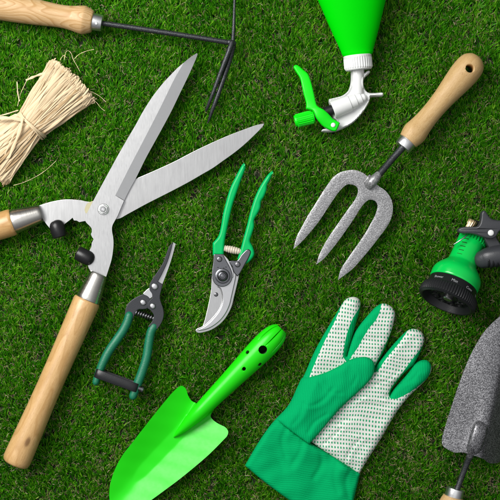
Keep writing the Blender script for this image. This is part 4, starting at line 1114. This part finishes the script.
def build_turf():
    ext = 400.0
    # tufts: several blades share one root and fan out
    NB = 380000
    ntuft = NB//5
    tx = rng.uniform(-ext, ext, ntuft); ty = rng.uniform(-ext, ext, ntuft)
    tdir = rng.normal(PI/2+0.05, 0.36, ntuft)            # nap runs up the picture
    ti = rng.integers(0, ntuft, NB)
    x = tx[ti]+rng.normal(0, 0.9, NB); y = ty[ti]+rng.normal(0, 0.9, NB)
    az = tdir[ti]+rng.normal(0, 0.42, NB)
    # clumping of hue and lie by a low frequency field
    def field(px_, py_, seed, f):
        r = np.random.default_rng(seed); v = 0
        for i in range(6):
            a = r.uniform(0, 6.28); ff = f*r.uniform(0.5, 1.8); v = v+np.sin((px_*np.cos(a)+py_*np.sin(a))*ff+r.uniform(0, 6.28))
        return v/6
    az += 0.45*field(x, y, 31, 0.05)
    length = rng.uniform(7.5, 13.2, NB)*(1+0.15*field(x, y, 33, 0.08))
    tilt = np.clip(rng.normal(0.62, 0.25, NB), 0.05, 1.25)
    bend = rng.uniform(0.1, 0.75, NB)
    width = rng.uniform(0.75, 1.3, NB)
    z0 = -11.2
    # blade centreline: 4 stations
    st = np.array([0.0, 0.4, 0.75, 1.0])
    wf = np.array([0.8, 1.0, 0.78, 0.10])
    def stations(ln, tl):
        X = []; Z = []; px_ = np.zeros(NB); pz = np.zeros(NB); X.append(px_); Z.append(pz)
        for k in range(3):
            a = tl+bend*st[k+1]*0.9
            px_ = px_+ln*(st[k+1]-st[k])*np.sin(a); pz = pz+ln*(st[k+1]-st[k])*np.cos(a)
            X.append(px_); Z.append(pz)
        return np.array(X), np.array(Z)
    X, Z = stations(length, tilt)
    # keep blades beneath or clear of the tools
    near = (np.abs(x) < 300) & (np.abs(y) < 300)
    scale_z = np.ones(NB); drop = np.zeros(NB, bool)
    ca, sa = np.cos(az), np.sin(az)
    rnd = rng.uniform(0, 1, NB)
    for i in range(NB):
        c0 = clearance(x[i], y[i])
        c1 = clearance(x[i]+ca[i]*X[3, i], y[i]+sa[i]*X[3, i])
        c2 = clearance(x[i]+ca[i]*X[2, i], y[i]+sa[i]*X[2, i])
        f = 1.0
        if c0 > 90 and rnd[i] < 0.08: continue
        for c, zz in ((c0, Z[2, i]*0.6), (c2, Z[2, i]), (c1, Z[3, i])):
            if c < 90 and z0+zz > c-0.4:
                f = min(f, max(0.06, (c-0.4-z0)/max(zz, 1e-3)))
        scale_z[i] = f
    Z = Z*scale_z
    # blade colours
    g = field(x, y, 41, 0.06)*0.5+field(x, y, 43, 0.2)*0.3
    u = rng.uniform(0, 1, NB)
    base = np.array([[0.012, 0.085, 0.001], [0.026, 0.185, 0.002], [0.062, 0.300, 0.004], [0.170, 0.430, 0.015], [0.45, 0.56, 0.14]])
    pick = np.clip(u*3.0+g*0.9+rng.normal(0, 0.22, NB), 0, 3.999)
    lo = np.floor(pick).astype(int); fr = (pick-lo)[:, None]
    lo = np.clip(lo, 0, 3)
    cb = base[lo]*(1-fr)+base[lo+1]*fr
    # three verts across (creased blade): left, right only for speed
    cols = np.zeros((NB, 8, 4), np.float32); V = np.zeros((NB, 8, 3), np.float32)
    tw = rng.normal(0, 0.5, NB)
    for k in range(4):
        cxk = x+ca*X[k]; cyk = y+sa*X[k]; czk = z0+Z[k]
        a = tw*(1-0.3*k)
        sx_ = -sa*np.cos(a); sy_ = ca*np.cos(a); sz_ = np.sin(a)*0.7
        hw = width*wf[k]*0.5
        for q, sg in ((0, -1), (1, 1)):
            V[:, k*2+q, 0] = cxk+sg*sx_*hw; V[:, k*2+q, 1] = cyk+sg*sy_*hw; V[:, k*2+q, 2] = czk+sg*sz_*hw
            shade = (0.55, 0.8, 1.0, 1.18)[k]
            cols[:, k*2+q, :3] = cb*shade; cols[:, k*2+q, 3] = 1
    F = np.array([[0, 1, 3, 2], [2, 3, 5, 4], [4, 5, 7, 6]])
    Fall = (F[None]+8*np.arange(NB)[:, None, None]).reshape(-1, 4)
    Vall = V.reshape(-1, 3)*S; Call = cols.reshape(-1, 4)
    # curled thatch fibres low between the blades
    NT_ = 70000; seg = 6
    x = ext*(2*rng.uniform(0, 1, NT_)**0.75-1); y = -ext*(2*rng.uniform(0, 1, NT_)**0.75-1); a = rng.uniform(0, 2*PI, NT_)
    zb = rng.uniform(-9.0, -2.6, NT_); ca_ = rng.normal(0, 0.33, NT_)
    for i in range(NT_):
        c = clearance(x[i], y[i])
        if c < 90: zb[i] = min(zb[i], max(-11, c-1.5))
    w = rng.uniform(0.25, 0.62, NT_); stp = rng.uniform(0.5, 1.0, NT_)
    V2 = np.zeros((NT_, (seg+1)*2, 3), np.float32); C2 = np.ones((NT_, (seg+1)*2, 4), np.float32)
    pal = np.array([[0.16, 0.15, 0.045], [0.30, 0.25, 0.12], [0.44, 0.38, 0.22], [0.10, 0.15, 0.03], [0.24, 0.28, 0.08], [0.20, 0.13, 0.08]])
    cc = pal[rng.integers(0, 6, NT_)]*rng.uniform(0.3, 0.88, NT_)[:, None]
    cxx, cyy, czz = x.copy(), y.copy(), zb.copy(); dz = rng.normal(0, 0.35, NT_)
    for k in range(seg+1):
        hw = w*0.5*(0.4 if k in (0, seg) else 1)
        for q, sg in ((0, -1), (1, 1)):
            V2[:, k*2+q, 0] = cxx-np.sin(a)*hw*sg; V2[:, k*2+q, 1] = cyy+np.cos(a)*hw*sg; V2[:, k*2+q, 2] = czz+0.25*sg*hw
            C2[:, k*2+q, :3] = cc
        cxx = cxx+np.cos(a)*stp; cyy = cyy+np.sin(a)*stp; czz = czz+dz*math.cos(k*0.9)
        a = a+ca_+rng.normal(0, 0.45, NT_)
    F2 = np.array([[2*k, 2*k+1, 2*k+3, 2*k+2] for k in range(seg)])
    n2 = (seg+1)*2
    F2a = (F2[None]+n2*np.arange(NT_)[:, None, None]).reshape(-1, 4)+len(Vall)
    Vall = np.concatenate([Vall, V2.reshape(-1, 3)*S]); Call = np.concatenate([Call, C2.reshape(-1, 4)]); Fall = np.concatenate([Fall, F2a])
    me = bpy.data.meshes.new('grass')
    me.vertices.add(len(Vall)); me.vertices.foreach_set('co', Vall.astype(np.float32).ravel())
    nf = len(Fall); me.loops.add(nf*4); me.loops.foreach_set('vertex_index', Fall.astype(np.int32).ravel())
    me.polygons.add(nf); me.polygons.foreach_set('loop_start', np.arange(0, nf*4, 4, dtype=np.int32))
    me.update(calc_edges=True)
    me.polygons.foreach_set('use_smooth', np.ones(nf, bool))
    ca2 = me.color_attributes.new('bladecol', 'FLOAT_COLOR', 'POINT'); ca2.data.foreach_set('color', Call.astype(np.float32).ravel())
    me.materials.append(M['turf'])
    o = bpy.data.objects.new('grass', me); col.objects.link(o); o['kind'] = 'stuff'
    o['label'] = 'short green artificial grass with tan curled thatch'; o['category'] = 'grass'
build_turf()

# =================================================================== LIGHT, WORLD, CAMERA
w = bpy.data.worlds.new('World'); scene.world = w; w.use_nodes = True
nt = w.node_tree; bg = nt.nodes['Background']
tc = nt.nodes.new('ShaderNodeTexCoord'); sx = nt.nodes.new('ShaderNodeSeparateXYZ'); nt.links.new(tc.outputs['Generated'], sx.inputs[0])
rp = nt.nodes.new('ShaderNodeValToRGB'); nt.links.new(sx.outputs['Z'], rp.inputs['Fac'])
cr = rp.color_ramp
for p_, v_ in ((0.0, 0.06), (0.5, 0.19), (0.84, 0.36), (0.92, 0.62), (0.97, 0.98), (1.0, 1.0)):
    el = cr.elements[0] if p_ == 0.0 else (cr.elements[-1] if p_ == 1.0 else cr.elements.new(p_))
    el.position = p_; el.color = (v_, v_*1.01, v_*1.02, 1)
nt.links.new(rp.outputs['Color'], bg.inputs['Color']); bg.inputs['Strength'].default_value = 1.0

def area(name, loc, target, size, power, color=(1, 1, 1), sy=None):
    l = bpy.data.lights.new(name, 'AREA'); l.energy = power; l.size = size; l.color = color
    if sy: l.shape = 'RECTANGLE'; l.size_y = sy
    o = bpy.data.objects.new(name, l); col.objects.link(o); o.location = loc
    o.rotation_euler = (Vector(target)-Vector(loc)).to_track_quat('-Z', 'Y').to_euler()
    return o
area('softbox_key', (-0.88, 0.62, 1.22), (0.0, 0.0, 0), 0.95, 41, (1.0, 0.985, 0.96))

cam = bpy.data.cameras.new('camera'); co = bpy.data.objects.new('camera', cam); col.objects.link(co)
co.location = (0, 0, H*S); co.rotation_euler = (0, 0, 0)
cam.sensor_width = 36; cam.lens = 18.0/(250.0/H); cam.clip_start = 0.05; cam.clip_end = 50
scene.camera = co
scene.view_settings.view_transform = 'Standard'; scene.view_settings.look = 'None'; scene.view_settings.exposure = 0; scene.view_settings.gamma = 1
scene.render.engine = 'CYCLES'
